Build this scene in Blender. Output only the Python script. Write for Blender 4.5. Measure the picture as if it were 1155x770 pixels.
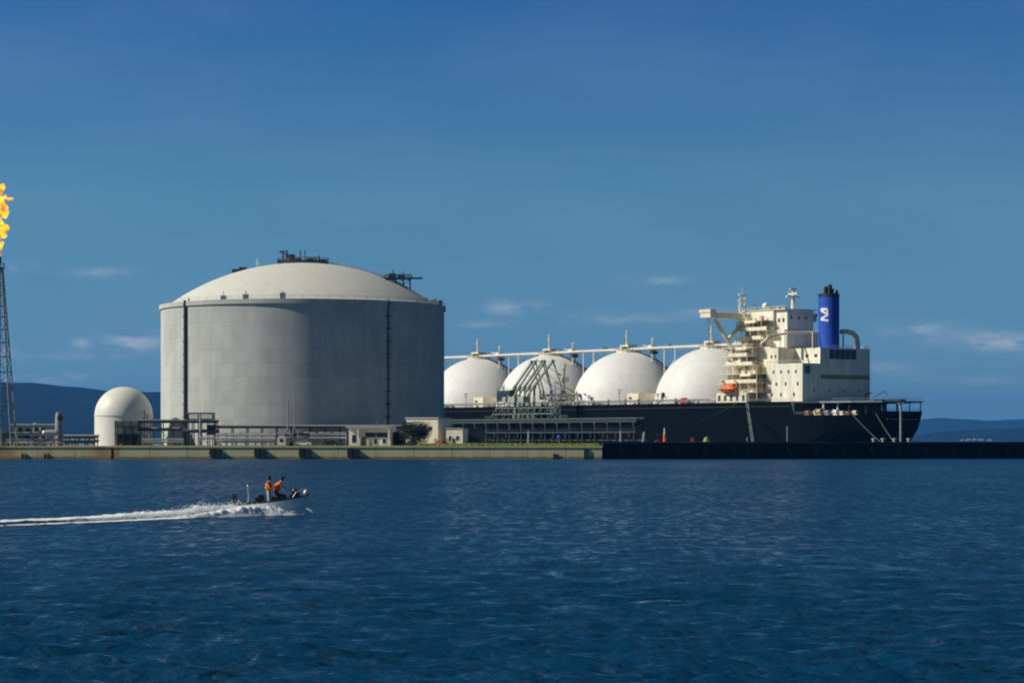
import bpy, bmesh, math, random
import numpy as np
from mathutils import Vector, Matrix
R = math.radians
rnd = random.Random(7)
for o in list(bpy.data.objects): bpy.data.objects.remove(o)
S = bpy.context.scene
S.render.engine = 'CYCLES'
C = S.collection

# ------------------------------------------------------------------ camera
F, H, CX, HY = 2700.0, 5.0, 577.5, 496.0
cd = bpy.data.cameras.new('camera'); cam = bpy.data.objects.new('camera', cd); C.objects.link(cam)
cam.location = (0, 0, H); cam.rotation_euler = (R(90), 0, 0)
cd.sensor_width = 36; cd.lens = 36*F/1155; cd.shift_y = (HY-385)/1155
cd.clip_start = 0.5; cd.clip_end = 90000
S.camera = cam
def X(px, Y): return (px-CX)/F*Y
def Z(py, Y): return H+(HY-py)/F*Y

# ------------------------------------------------------------------ world
SUN_EL, SUN_A = 35.0, 8.0
sdir = Vector((-math.cos(R(SUN_EL))*math.cos(R(SUN_A)), -math.cos(R(SUN_EL))*math.sin(R(SUN_A)), math.sin(R(SUN_EL))))
S.view_settings.view_transform = 'Standard'; S.view_settings.look = 'None'
S.cycles.filter_width = 2.0
S.view_settings.exposure = 0; S.view_settings.gamma = 1; S.view_settings.use_curve_mapping = False
W = bpy.data.worlds.new('World'); S.world = W; W.use_nodes = True
nt = W.node_tree; nt.nodes.clear()
class NT:
    def __init__(s, t): s.t = t
    def n(s, typ, **k):
        x = s.t.nodes.new(typ)
        for a, b in k.items(): setattr(x, a, b)
        return x
    def l(s, a, b): s.t.links.new(a, b)
    def m(s, op, a, b=None, c=None, clamp=False):
        x = s.n('ShaderNodeMath', operation=op); x.use_clamp = clamp
        for i, v in enumerate((a, b, c)):
            if v is None: continue
            if isinstance(v, (int, float)): x.inputs[i].default_value = v
            else: s.l(v, x.inputs[i])
        return x.outputs[0]
    def mix(s, f, a, b, blend='MIX'):
        x = s.n('ShaderNodeMix', data_type='RGBA', blend_type=blend)
        for sock, v in ((x.inputs[0], f), (x.inputs[6], a), (x.inputs[7], b)):
            if isinstance(v, (int, float)): sock.default_value = v
            elif isinstance(v, (tuple, list)): sock.default_value = tuple(v)+((1,) if len(v) == 3 else ())
            else: s.l(v, sock)
        return x.outputs[2]
w = NT(nt)
SKY_STRENGTH = 0.0625
tc = w.n('ShaderNodeTexCoord'); sx = w.n('ShaderNodeSeparateXYZ'); w.l(tc.outputs['Generated'], sx.inputs[0])
el = w.m('MAXIMUM', sx.outputs[2], 0.0)
el2 = w.m('ADD', w.m('MULTIPLY', el, 1.6), 0.10)
cb = w.n('ShaderNodeCombineXYZ'); w.l(sx.outputs[0], cb.inputs[0]); w.l(sx.outputs[1], cb.inputs[1]); w.l(el2, cb.inputs[2])
nm = w.n('ShaderNodeVectorMath', operation='NORMALIZE'); w.l(cb.outputs[0], nm.inputs[0])
sky = w.n('ShaderNodeTexSky', sky_type='NISHITA'); sky.sun_disc = False
sky.sun_elevation = R(SUN_EL); sky.sun_rotation = R(270-SUN_A); sky.air_density = 1.0; sky.dust_density = 0.4; sky.ozone_density = 2.5
w.l(nm.outputs[0], sky.inputs[0])
ramp = w.n('ShaderNodeValToRGB'); w.l(el, ramp.inputs[0])
cr = ramp.color_ramp
cr.elements[0].position = 0.0; cr.elements[0].color = (0.80, 1.12, 1.16, 1)
cr.elements[1].position = 0.9; cr.elements[1].color = (0.07, 0.14, 0.21, 1)
e = cr.elements.new(0.10); e.color = (0.80, 1.42, 1.42, 1)
e = cr.elements.new(0.18); e.color = (0.40, 1.00, 1.50, 1)
e = cr.elements.new(0.35); e.color = (0.14, 0.30, 0.46, 1)
cn_in = w.n('ShaderNodeMapping'); w.l(tc.outputs['Generated'], cn_in.inputs[0]); cn_in.inputs['Scale'].default_value = (1, 1, 3.0)
col = w.mix(1.0, sky.outputs[0], ramp.outputs[0], 'MULTIPLY')
un = w.n('ShaderNodeTexNoise'); un.inputs['Scale'].default_value = 9; un.inputs['Detail'].default_value = 5
w.l(cn_in.outputs[0], un.inputs[0])
col = w.mix(w.m('MULTIPLY', w.m('SUBTRACT', un.outputs[0], .42, clamp=True), .30, clamp=True), col, (4.2, 6.4, 9.5))
az = w.m('ARCTAN2', sx.outputs[0], sx.outputs[1])
cn = w.n('ShaderNodeMapping'); w.l(tc.outputs['Generated'], cn.inputs[0]); cn.inputs['Scale'].default_value = (1, 1, 3.2)
no = w.n('ShaderNodeTexNoise'); no.inputs['Scale'].default_value = 42; no.inputs['Detail'].default_value = 7; no.inputs['Roughness'].default_value = .62
w.l(cn.outputs[0], no.inputs[0])
nf = w.m('MULTIPLY', w.m('SUBTRACT', no.outputs[0], 0.38), 4.5, clamp=True)
tot = None
for (px, py, sxp, syp, st) in [(582,347,26,7,.75),(150,386,27,9,.85),(92,390,11,7,.5),(115,311,30,5,.38),(25,306,16,6,.4),(1040,373,42,7,.42),
                               (1115,387,48,9,.6),(740,317,30,5,.25),(985,417,40,7,.35),(50,427,50,6,.5),(700,360,60,6,.28),(1190,392,50,9,.6),
                               (-60,400,60,10,.7),(540,366,26,4,.25),(100,404,40,4,.4),(800,352,30,5,.35),(1100,430,70,5,.3),(380,250,40,4,.08)]:
    a = math.atan((px-CX)/F); ez = (HY-py)/F
    d1 = w.m('DIVIDE', w.m('SUBTRACT', az, a), sxp/F); d2 = w.m('DIVIDE', w.m('SUBTRACT', sx.outputs[2], ez), syp/F)
    g = w.m('MULTIPLY', w.m('EXPONENT', w.m('MULTIPLY', w.m('ADD', w.m('POWER', w.m('ABSOLUTE', d1), 2.0), w.m('POWER', w.m('ABSOLUTE', d2), 2.0)), -1.0)), st)
    tot = g if tot is None else w.m('ADD', tot, g)
cf = w.m('MULTIPLY', tot, nf, clamp=True)
col = w.mix(w.m('MULTIPLY', cf, 0.95), col, (10.2, 10.6, 11.4))
bg = w.n('ShaderNodeBackground'); bg.inputs[1].default_value = SKY_STRENGTH; w.l(col, bg.inputs[0])
wo = w.n('ShaderNodeOutputWorld'); w.l(bg.outputs[0], wo.inputs[0])

sd = bpy.data.lights.new('sun', 'SUN'); sun = bpy.data.objects.new('sun', sd); C.objects.link(sun)
sd.energy = 4.9; sd.angle = R(0.5); sd.color = (1.0, 0.95, 0.84)
sun.rotation_euler = sdir.to_track_quat('Z', 'Y').to_euler(); sun.location = (-300, 0, 400)

# ------------------------------------------------------------------ helpers
class MB:
    def __init__(s): s.v = []; s.f = []
    def add(s, vs, fs):
        o = len(s.v); s.v += [tuple(v) for v in vs]; s.f += [tuple(i+o for i in f) for f in fs]; return s
    def box(s, x0, x1, y0, y1, z0, z1):
        if x0 > x1: x0, x1 = x1, x0
        if y0 > y1: y0, y1 = y1, y0
        v = [(x, y, z) for z in (z0, z1) for (x, y) in ((x0,y0),(x1,y0),(x1,y1),(x0,y1))]
        return s.add(v, [(3,2,1,0),(4,5,6,7),(0,1,5,4),(1,2,6,5),(2,3,7,6),(3,0,4,7)])
    def bar(s, p, q, r, n=6, r2=None):
        p, q = Vector(p), Vector(q); d = q-p
        if d.length < 1e-6: return s
        d.normalize(); a = d.orthogonal().normalized()
        if abs(d.z) < .99: a = d.cross(Vector((0,0,1))).normalized()
        b = d.cross(a); r2 = r if r2 is None else r2
        ph = math.pi/n
        v = [tuple(c+(a*math.cos(2*math.pi*i/n+ph)+b*math.sin(2*math.pi*i/n+ph))*rr) for c, rr in ((p, r), (q, r2)) for i in range(n)]
        return s.add(v, [(i, (i+1) % n, n+(i+1) % n, n+i) for i in range(n)]+[tuple(range(n-1, -1, -1)), tuple(range(n, 2*n))])
    def path(s, pts, r, n=6):
        for a, b in zip(pts[:-1], pts[1:]): s.bar(a, b, r, n)
        return s
    def lathe(s, prof, c=(0,0,0), n=32, sx=1, sy=1, a0=0):
        v = []; m = len(prof)
        for i in range(n):
            t = 2*math.pi*i/n+a0
            v += [(c[0]+r*math.cos(t)*sx, c[1]+r*math.sin(t)*sy, c[2]+z) for r, z in prof]
        f = [(i*m+j, ((i+1) % n)*m+j, ((i+1) % n)*m+j+1, i*m+j+1) for i in range(n) for j in range(m-1)]
        return s.add(v, f)
    def hcyl(s, p, q, r, n=12): return s.bar(p, q, r, n)
    def ball(s, c, r, n=12, sx=1, sy=1, sz=1):
        pr = [(r*math.cos(t), r*sz*math.sin(t)) for t in np.linspace(-math.pi/2, math.pi/2, n//2+1)]
        return s.lathe(pr, c, n, sx, sy)
    def rail(s, pts, h=1.1, step=2.0, r=.035, rails=(1.0, .55)):
        for a, b in zip(pts[:-1], pts[1:]):
            a, b = Vector(a), Vector(b); n = max(1, int((b-a).length/step))
            for i in range(n+1):
                p = a.lerp(b, i/n); s.bar(p, p+Vector((0,0,h)), r, 4)
            for k in rails: s.bar(a+Vector((0,0,h*k)), b+Vector((0,0,h*k)), r, 4)
        return s
    def build(s, name, mat, parent=None, smooth=False):
        me = bpy.data.meshes.new(name); me.from_pydata(s.v, [], s.f); me.validate()
        if smooth:
            me.polygons.foreach_set('use_smooth', [True]*len(me.polygons))
            try: me.set_sharp_from_angle(angle=R(35))
            except Exception: pass
        me.materials.append(mat); me.update()
        o = bpy.data.objects.new(name, me); C.objects.link(o)
        if parent: o.parent = parent
        return o
def npmesh(name, V, Q, mat, parent=None, smooth=True):
    me = bpy.data.meshes.new(name)
    me.vertices.add(len(V)); me.vertices.foreach_set('co', np.asarray(V, np.float32).ravel())
    Q = np.asarray(Q, np.int32); k = Q.shape[1]
    me.loops.add(Q.size); me.loops.foreach_set('vertex_index', Q.ravel())
    me.polygons.add(len(Q)); me.polygons.foreach_set('loop_start', np.arange(0, Q.size, k, dtype=np.int32))
    me.update(calc_edges=True)
    me.polygons.foreach_set('use_smooth', np.full(len(Q), smooth))
    me.materials.append(mat); me.validate()
    o = bpy.data.objects.new(name, me); C.objects.link(o)
    if parent: o.parent = parent
    return o
def tag(o, label=None, cat=None, group=None, kind=None):
    if label: o['label'] = label
    if cat: o['category'] = cat
    if group: o['group'] = group
    if kind: o['kind'] = kind
    return o
def thing(name, label, cat, loc=(0,0,0), rz=0, group=None):
    o = bpy.data.objects.new(name, None); C.objects.link(o); o.empty_display_size = .5
    o.location = loc; o.rotation_euler = (0, 0, rz); tag(o, label, cat, group); return o
def copy_thing(root, loc, label, rz=None):
    def rec(o, par):
        c = o.copy(); C.objects.link(c); c.parent = par
        for ch in list(o.children): rec(ch, c)
        return c
    kids = list(root.children); r = root.copy(); C.objects.link(r); r.location = loc; r['label'] = label
    if rz is not None: r.rotation_euler = (0, 0, rz)
    for ch in kids: rec(ch, r)
    return r

# ------------------------------------------------------------------ materials
def mat(name, c, rough=.6, metal=0, var=.15, scale=.5, bump=0, stretch=(1,1,1), c2=None, spec=.5):
    m = bpy.data.materials.new(name); m.use_nodes = True; t = NT(m.node_tree); bs = m.node_tree.nodes['Principled BSDF']
    co = t.n('ShaderNodeTexCoord'); mp = t.n('ShaderNodeMapping'); mp.inputs['Scale'].default_value = stretch
    t.l(co.outputs['Object'], mp.inputs[0])
    n1 = t.n('ShaderNodeTexNoise'); n1.inputs['Scale'].default_value = scale; n1.inputs['Detail'].default_value = 6; n1.inputs['Roughness'].default_value = .65
    t.l(mp.outputs[0], n1.inputs[0])
    f = t.m('MULTIPLY', t.m('SUBTRACT', n1.outputs[0], .3), 2.5, clamp=True)
    lo = c2 if c2 else tuple(x*(1-var) for x in c); hi = c if c2 else tuple(min(1, x*(1+var*.6)) for x in c)
    t.l(t.mix(f, lo, hi), bs.inputs['Base Color'])
    bs.inputs['Roughness'].default_value = rough; bs.inputs['Metallic'].default_value = metal; bs.inputs['Specular IOR Level'].default_value = spec
    if bump:
        b = t.n('ShaderNodeBump'); b.inputs['Strength'].default_value = bump; b.inputs['Distance'].default_value = .1
        t.l(n1.outputs[0], b.inputs['Height']); t.l(b.outputs[0], bs.inputs['Normal'])
    return m
M = {}
M['white'] = mat('white_paint', (.80,.79,.74), .45, 0, .10, .25)
M['cream'] = mat('cream_paint', (.80,.72,.52), .5, 0, .22, .5, stretch=(1,1,.25))
M['creamd'] = mat('ochre_paint', (.44,.36,.20), .6, 0, .5, .7)
M['shipgrey'] = mat('aft_casing_paint', (.78,.74,.60), .6, 0, .26, .7, stretch=(1,1,.12), spec=.3)
M['hull'] = mat('hull_paint', (.006,.011,.015), .6, 0, .5, .15, stretch=(1,1,.2), spec=.08)
M['blue'] = mat('funnel_blue', (.016,.075,.44), .6, 0, .30, .7, stretch=(1,1,.3), spec=.25)
M['black'] = mat('black_paint', (.012,.012,.014), .55, 0, .4, .8)
M['dark'] = mat('dark_steel', (.030,.038,.038), .6, 0, .5, .6)
M['trestlepipe'] = mat('dull_pipe_paint', (.06,.075,.07), .7, 0, .4, .5)
M['steel'] = mat('galvanised_steel', (.26,.28,.27), .5, 0, .35, .8)
M['silver'] = mat('lagging_metal', (.50,.51,.49), .38, .4, .3, .8)
M['green'] = mat('green_grey_paint', (.15,.19,.165), .6, 0, .4, .8)
M['jetty'] = mat('tarred_concrete', (.014,.022,.024), .8, 0, .6, .3, stretch=(1,1,.3), spec=.1)
M['olive'] = mat('arm_paint', (.36,.38,.29), .5, 0, .4, .9)
M['orange'] = mat('orange_gelcoat', (.80,.15,.02), .4, 0, .1, .8)
M['red'] = mat('red_paint', (.50,.03,.025), .45, 0, .15, .8)
M['yellow'] = mat('stripe_yellow', (.34,.27,.05), .5, 0, .3, .6)
M['glass'] = mat('window_glass', (.02,.03,.035), .1, 0, .2, .3)
M['concrete_light'] = mat('pale_concrete', (.42,.41,.36), .8, 0, .2, .6)
M['rust'] = mat('rusty_steel', (.26,.12,.05), .8, 0, .5, 1.0)
M['rubber'] = mat('rubber', (.012,.014,.013), .85, 0, .3, 1.0)
M['bluelamp'] = mat('blue_plastic', (.02,.05,.55), .4)
M['lime'] = mat('lime_paint', (.16,.24,.04), .5)
M['rope'] = mat('mooring_rope', (.07,.075,.06), .9, 0, .2, 2)
M['soil'] = mat('ground_gravel', (.24,.23,.19), .95, 0, .4, .15, c2=(.14,.14,.11))
M['skin'] = mat('skin', (.50,.30,.20), .5, 0, .1, 5)
M['vest'] = mat('life_jacket_orange', (.95,.17,.01), .6, 0, .12, 6)
M['trouser_grey'] = mat('grey_trousers', (.42,.42,.43), .8, 0, .2, 6)
M['trouser_dark'] = mat('dark_trousers', (.03,.035,.04), .8, 0, .2, 6)
M['hair'] = mat('black_hair', (.012,.010,.009), .6, 0, .2, 20)
M['gel'] = mat('boat_gelcoat', (.78,.80,.80), .3, 0, .12, 1.5)
M['seat'] = mat('dark_vinyl', (.02,.022,.025), .5, 0, .2, 3)
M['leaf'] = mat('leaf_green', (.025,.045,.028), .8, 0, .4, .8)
M['bark'] = mat('bark', (.10,.075,.05), .9, 0, .3, 2)
M['hillfar'] = mat('forest_far', (.011,.026,.024), .95, 0, .5, .0022, c2=(.004,.013,.014), spec=0)
M['grass'] = mat('grass_green', (.34,.38,.04), .9, 0, .35, .25, c2=(.20,.30,.03))

def concrete_wall():
    m = bpy.data.materials.new('tank_concrete'); m.use_nodes = True; t = NT(m.node_tree); bs = m.node_tree.nodes['Principled BSDF']
    co = t.n('ShaderNodeTexCoord'); sp = t.n('ShaderNodeSeparateXYZ'); t.l(co.outputs['Object'], sp.inputs[0])
    # pour lifts: every 3.9 m a faint joint; form panels round the wall
    zf = t.m('FRACT', t.m('DIVIDE', sp.outputs[2], 3.9)); j1 = t.m('LESS_THAN', zf, .05)
    an = t.m('ARCTAN2', sp.outputs[1], sp.outputs[0]); af = t.m('FRACT', t.m('MULTIPLY', an, 64/6.28318)); j2 = t.m('LESS_THAN', af, .05)
    cell = t.n('ShaderNodeCombineXYZ'); t.l(t.m('FLOOR', t.m('MULTIPLY', an, 64/6.28318)), cell.inputs[0]); t.l(t.m('FLOOR', t.m('DIVIDE', sp.outputs[2], 3.9)), cell.inputs[1])
    wn = t.n('ShaderNodeTexWhiteNoise'); t.l(cell.outputs[0], wn.inputs[0])
    mp = t.n('ShaderNodeMapping'); mp.inputs['Scale'].default_value = (1,1,.10); t.l(co.outputs['Object'], mp.inputs[0])
    n1 = t.n('ShaderNodeTexNoise'); n1.inputs['Scale'].default_value = .35; n1.inputs['Detail'].default_value = 7; n1.inputs['Roughness'].default_value = .7; t.l(mp.outputs[0], n1.inputs[0])
    n2 = t.n('ShaderNodeTexNoise'); n2.inputs['Scale'].default_value = .12; n2.inputs['Detail'].default_value = 4; t.l(co.outputs['Object'], n2.inputs[0])
    v = t.m('ADD', t.m('MULTIPLY', n1.outputs[0], .55), t.m('MULTIPLY', n2.outputs[0], .35))
    v = t.m('ADD', v, t.m('MULTIPLY', wn.outputs[0], .10))
    v = t.m('SUBTRACT', v, t.m('MULTIPLY', t.m('MAXIMUM', j1, t.m('MULTIPLY', j2, .3)), .11))
    rp = t.n('ShaderNodeValToRGB'); t.l(v, rp.inputs[0]); c = rp.color_ramp
    c.elements[0].position = .2; c.elements[0].color = (.35,.355,.33,1); c.elements[1].position = .72; c.elements[1].color = (.64,.645,.60,1)
    t.l(rp.outputs[0], bs.inputs['Base Color']); bs.inputs['Roughness'].default_value = .9
    bs.inputs['Specular IOR Level'].default_value = .1; bs.inputs['Diffuse Roughness'].default_value = .35
    return m
M['tankwall'] = concrete_wall()
M['tankdome'] = mat('dome_concrete', (.54,.53,.44), .8, 0, .12, .12, spec=.3)
M['spheres'] = mat('sphere_cover_paint', (.74,.73,.68), .5, 0, .08, .10, stretch=(1,1,.5), spec=.3)

def streaked(name, base, streak, lo, hi, rough, spec, seams=None, sc=.9, st=.06):
    """paint with run-down stains and faint plate seams that belong to the surface"""
    m = bpy.data.materials.new(name); m.use_nodes = True; t = NT(m.node_tree); bs = m.node_tree.nodes['Principled BSDF']
    co = t.n('ShaderNodeTexCoord'); mp = t.n('ShaderNodeMapping'); mp.inputs['Scale'].default_value = (1,1,st); t.l(co.outputs['Object'], mp.inputs[0])
    n1 = t.n('ShaderNodeTexNoise'); n1.inputs['Scale'].default_value = sc; n1.inputs['Detail'].default_value = 6; n1.inputs['Roughness'].default_value = .7; t.l(mp.outputs[0], n1.inputs[0])
    n2 = t.n('ShaderNodeTexNoise'); n2.inputs['Scale'].default_value = .09; n2.inputs['Detail'].default_value = 5; t.l(co.outputs['Object'], n2.inputs[0])
    f = t.m('MULTIPLY', t.m('SUBTRACT', n1.outputs[0], lo), 1/(hi-lo), clamp=True); f = t.m('MULTIPLY', f, t.m('ADD', n2.outputs[0], .25), clamp=True)
    c = t.mix(f, base, streak)
    if seams:
        sp = t.n('ShaderNodeSeparateXYZ'); t.l(co.outputs['Object'], sp.inputs[0])
        a = t.m('LESS_THAN', t.m('FRACT', t.m('DIVIDE', sp.outputs[2], seams[0])), .05); b = t.m('LESS_THAN', t.m('FRACT', t.m('DIVIDE', sp.outputs[0], seams[1])), .03)
        c = t.mix(t.m('MULTIPLY', t.m('MAXIMUM', a, b), seams[2]), c, streak)
    t.l(c, bs.inputs['Base Color']); bs.inputs['Roughness'].default_value = rough; bs.inputs['Specular IOR Level'].default_value = spec
    return m
M['hull'] = streaked('hull_paint', (.0016,.0035,.0042), (.016,.014,.011), .54, .88, .7, .03, (3.2, 12, .25), .5)
M['spheres'] = streaked('sphere_cover_paint', (.74,.735,.69), (.50,.46,.38), .50, .95, .55, .25, (5.2, 400, .16), .5, .10)
M['tankdome'] = streaked('dome_concrete', (.62,.61,.54), (.46,.45,.39), .48, .95, .85, .2, None, .35, .6)
M['domewhite'] = mat('small_dome_paint', (.70,.69,.60), .5, 0, .10, .3, spec=.4)

def quay_mat():
    m = bpy.data.materials.new('quay_concrete'); m.use_nodes = True; t = NT(m.node_tree); bs = m.node_tree.nodes['Principled BSDF']
    co = t.n('ShaderNodeTexCoord'); sp = t.n('ShaderNodeSeparateXYZ'); t.l(co.outputs['Object'], sp.inputs[0])
    mp = t.n('ShaderNodeMapping'); mp.inputs['Scale'].default_value = (1,1,.35); t.l(co.outputs['Object'], mp.inputs[0])
    n1 = t.n('ShaderNodeTexNoise'); n1.inputs['Scale'].default_value = .5; n1.inputs['Detail'].default_value = 8; n1.inputs['Roughness'].default_value = .7; t.l(mp.outputs[0], n1.inputs[0])
    n2 = t.n('ShaderNodeTexNoise'); n2.inputs['Scale'].default_value = .11; n2.inputs['Detail'].default_value = 5; t.l(co.outputs['Object'], n2.inputs[0])
    jf = t.m('LESS_THAN', t.m('FRACT', t.m('DIVIDE', sp.outputs[0], 10.0)), .02)
    base = t.mix(n1.outputs[0], (.46,.37,.17), (.82,.69,.36))
    # tide stain near the water with an uneven edge, rust patches on the left
    tide = t.m('LESS_THAN', t.m('ADD', sp.outputs[2], t.m('MULTIPLY', n1.outputs[0], 1.2)), 1.25)
    base = t.mix(t.m('MULTIPLY', tide, .7), base, (.07,.08,.05))
    rs = t.m('MULTIPLY', t.m('MULTIPLY', t.m('SUBTRACT', n2.outputs[0], .46), 9, clamp=True), t.m('LESS_THAN', sp.outputs[0], -128))
    base = t.mix(t.m('MULTIPLY', rs, .75), base, (.42,.22,.05))
    base = t.mix(t.m('MULTIPLY', jf, .6), base, (.08,.08,.06))
    t.l(base, bs.inputs['Base Color']); bs.inputs['Roughness'].default_value = .9
    return m
M['quay'] = quay_mat()

def sea_mat():
    m = bpy.data.materials.new('sea_water'); m.use_nodes = True; t = NT(m.node_tree); bs = m.node_tree.nodes['Principled BSDF']
    bs.inputs['Base Color'].default_value = (.002,.040,.094,1); bs.inputs['IOR'].default_value = 1.33
    co = t.n('ShaderNodeTexCoord')
    def nz(sx_, sy_, sc, det=4, rough=.6, dist=0, rot=.12):
        mp = t.n('ShaderNodeMapping'); mp.inputs['Scale'].default_value = (sx_, sy_, 1); mp.inputs['Rotation'].default_value = (0, 0, rot); t.l(co.outputs['Object'], mp.inputs[0])
        n1 = t.n('ShaderNodeTexNoise'); n1.inputs['Scale'].default_value = sc; n1.inputs['Detail'].default_value = det; n1.inputs['Roughness'].default_value = rough; n1.inputs['Distortion'].default_value = dist
        t.l(mp.outputs[0], n1.inputs[0]); return n1.outputs[0]
    # ripple groups and cat's paws: patches where wind ripples stand steeper or lie flatter
    g1 = nz(1, .30, 1.1, 7, .8); g2 = nz(1, .22, .16, 6, .75, rot=-.1); g3 = nz(.5, .35, .020, 4, .6, rot=.3)
    g = t.m('ADD', t.m('ADD', t.m('MULTIPLY', g1, .80), t.m('MULTIPLY', g2, .20)), t.m('MULTIPLY', g3, .12))
    gm = t.m('MULTIPLY', t.m('SUBTRACT', g, .46), 5.5, clamp=True)
    prev = None
    for sc, lo, hi, dist, sy in ((.22, .25, .8, 1.0, 2.4), (.8, .22, .9, .50, 3.0), (2.4, .12, .58, .18, 2.6), (6.5, .05, .25, .05, 1.8)):
        b = t.n('ShaderNodeBump'); b.inputs['Distance'].default_value = dist
        t.l(t.m('ADD', t.m('MULTIPLY', gm, hi-lo), lo), b.inputs['Strength']); t.l(nz(1, sy, sc, 3, .5), b.inputs['Height'])
        if prev: t.l(prev.outputs[0], b.inputs['Normal'])
        prev = b
    t.l(prev.outputs[0], bs.inputs['Normal'])
    t.l(t.m('ADD', t.m('MULTIPLY', gm, .45), .12), bs.inputs['Roughness'])
    return m
M['sea'] = sea_mat()
def foam_mat():
    m = mat('foam', (.88,.90,.89), .7, 0, .3, 2.2, bump=.15, c2=(.74,.80,.80)); b = m.node_tree.nodes['Principled BSDF']; b.inputs['Subsurface Weight'].default_value = .6; b.inputs['Subsurface Radius'].default_value = (.6,.7,.8); b.inputs['Subsurface Scale'].default_value = .5; return m
M['foam'] = foam_mat()
def flame_mat():
    m = bpy.data.materials.new('gas_flame'); m.use_nodes = True; t = NT(m.node_tree); t.t.nodes.clear()
    co = t.n('ShaderNodeTexCoord'); n1 = t.n('ShaderNodeTexNoise'); n1.inputs['Scale'].default_value = .55; n1.inputs['Detail'].default_value = 4
    t.l(co.outputs['Object'], n1.inputs[0])
    rp = t.n('ShaderNodeValToRGB'); t.l(n1.outputs[0], rp.inputs[0]); c = rp.color_ramp
    c.elements[0].position = .30; c.elements[0].color = (1.0,.15,.02,1); c.elements[1].position = .47; c.elements[1].color = (1.0,.52,.004,1)
    pv = t.n('ShaderNodeVolumePrincipled'); pv.inputs['Color'].default_value = (.02,.01,.01,1); pv.inputs['Density'].default_value = 1.3
    t.l(rp.outputs[0], pv.inputs['Emission Color']); t.l(t.m('MULTIPLY', t.m('SUBTRACT', n1.outputs[0], .25, clamp=True), 8.0), pv.inputs['Emission Strength'])
    o = t.n('ShaderNodeOutputMaterial'); t.l(pv.outputs[0], o.inputs['Volume']); return m
M['flame'] = flame_mat()

# ------------------------------------------------------------------ sea
def build_sea():
    rs = [0.0, 6.0, 12.0]; r = 18.0
    while r < 260: rs.append(r); r += max(.07, r*r/(F*H*.886)*.95)
    while r < 24000: rs.append(r); r *= 1.06
    rs.append(24000.0); rs = np.array(rs)
    core = np.arange(-.262, .2621, .00115)
    side = np.concatenate([np.linspace(.28, .7, 22), np.linspace(.8, math.pi, 18)])
    th = np.concatenate([-side[::-1][:-1], core, side[:-1], [math.pi]])
    th = np.unique(np.concatenate([[-math.pi], th])); th = th[:-1]
    Rg, T = np.meshgrid(rs, th, indexing='ij')
    x = Rg*np.sin(T); y = Rg*np.cos(T); z = np.zeros_like(x)
    dr = np.gradient(rs)[:, None]; rr = np.random.RandomState(3)
    for lam, amp, n in ((7.0,.008,7),(3.0,.014,10),(1.7,.021,14),(1.0,.018,18),(.6,.010,18)):
        for k in range(n):
            L = lam*rr.uniform(.75, 1.35); a = rr.normal(1.42, .42); kk = 2*math.pi/L
            ph = kk*(x*math.cos(a)+y*math.sin(a))+rr.uniform(0, 6.28)
            fade = np.clip(L/(2.6*dr)-.6, 0, 1)
            z += amp*fade*(np.sin(ph)+.25*np.sin(2*ph+.4))*np.clip((Rg-2)/15, 0, 1)
    n0, n1 = x.shape
    V = np.stack([x, y, z], -1).reshape(-1, 3)
    i = np.arange(n0-1)[:, None]; j = np.arange(n1)[None, :]; j2 = (j+1) % n1
    Q = np.stack([i*n1+j, (i+1)*n1+j, (i+1)*n1+j2, i*n1+j2], -1).reshape(-1, 4)
    Q = Q[:, ::-1]
    o = npmesh('sea', V, Q, M['sea']); tag(o, kind='structure'); return o
build_sea()

# ------------------------------------------------------------------ land
G = 3.37
QY = 628.0
# the land's far right corner stays clear of the ship's berth
mb = MB()
poly = [(-520, QY+6.0+22), (24.0, QY+4.5), (24.0, 800), (-60, 905), (-180, 1010), (-520, 1150)]
n = len(poly); mb.add([(a, b, -2) for a, b in poly]+[(a, b, G-.02) for a, b in poly], [tuple(range(n-1, -1, -1)), tuple(range(n, 2*n))]+[(i, (i+1) % n, n+(i+1) % n, n+i) for i in range(n)])
tag(mb.build('ground', M['soil']), kind='structure')

def noise1(x, seed, octs=6, base=1.0):
    r = np.random.RandomState(seed); y = np.zeros_like(x); a = 1
    for k in range(octs):
        f = base*2**k
        g = r.rand(4096); xi = x*f; i0 = np.floor(xi).astype(int); fr = xi-i0; fr = fr*fr*(3-2*fr)
        y += a*(g[i0 % 4096]*(1-fr)+g[(i0+1) % 4096]*fr-.5); a *= .5
    return y
def hills(name, Yc, depth, pts, seed, rough):
    # pts: (world x, crest height); a long ridge with spurs running down to the shore
    xs = np.linspace(pts[0][0], pts[-1][0], 420); ys = np.linspace(-1, 1, 36)
    crest = np.interp(xs, [p[0] for p in pts], [p[1] for p in pts])
    crest = crest*(1+noise1(xs/2500, seed, 6)*rough)
    V = []
    for k, yy in enumerate(ys):
        prof = (1-abs(yy)**1.4)
        spur = noise1(xs/1100+.35*yy, seed+5, 5)*.55*(1-abs(yy))**.5*(abs(yy)**.5)*1.6
        z = np.maximum(crest*prof*(1+spur), -1) - (2 if abs(yy) == 1 else 0)
        V.append(np.stack([xs, np.full_like(xs, Yc+yy*depth), z], -1))
    V = np.array(V).reshape(-1, 3); n1 = len(xs)
    i = np.arange(len(ys)-1)[:, None]; j = np.arange(n1-1)[None, :]
    Q = np.stack([i*n1+j, i*n1+j+1, (i+1)*n1+j+1, (i+1)*n1+j], -1).reshape(-1, 4)
    tag(npmesh(name, V, Q, M['hillfar']), kind='structure')
def hp(px, py, Y): return (X(px, Y), max(1, Z(py, Y)))
Y1 = 9500
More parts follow.
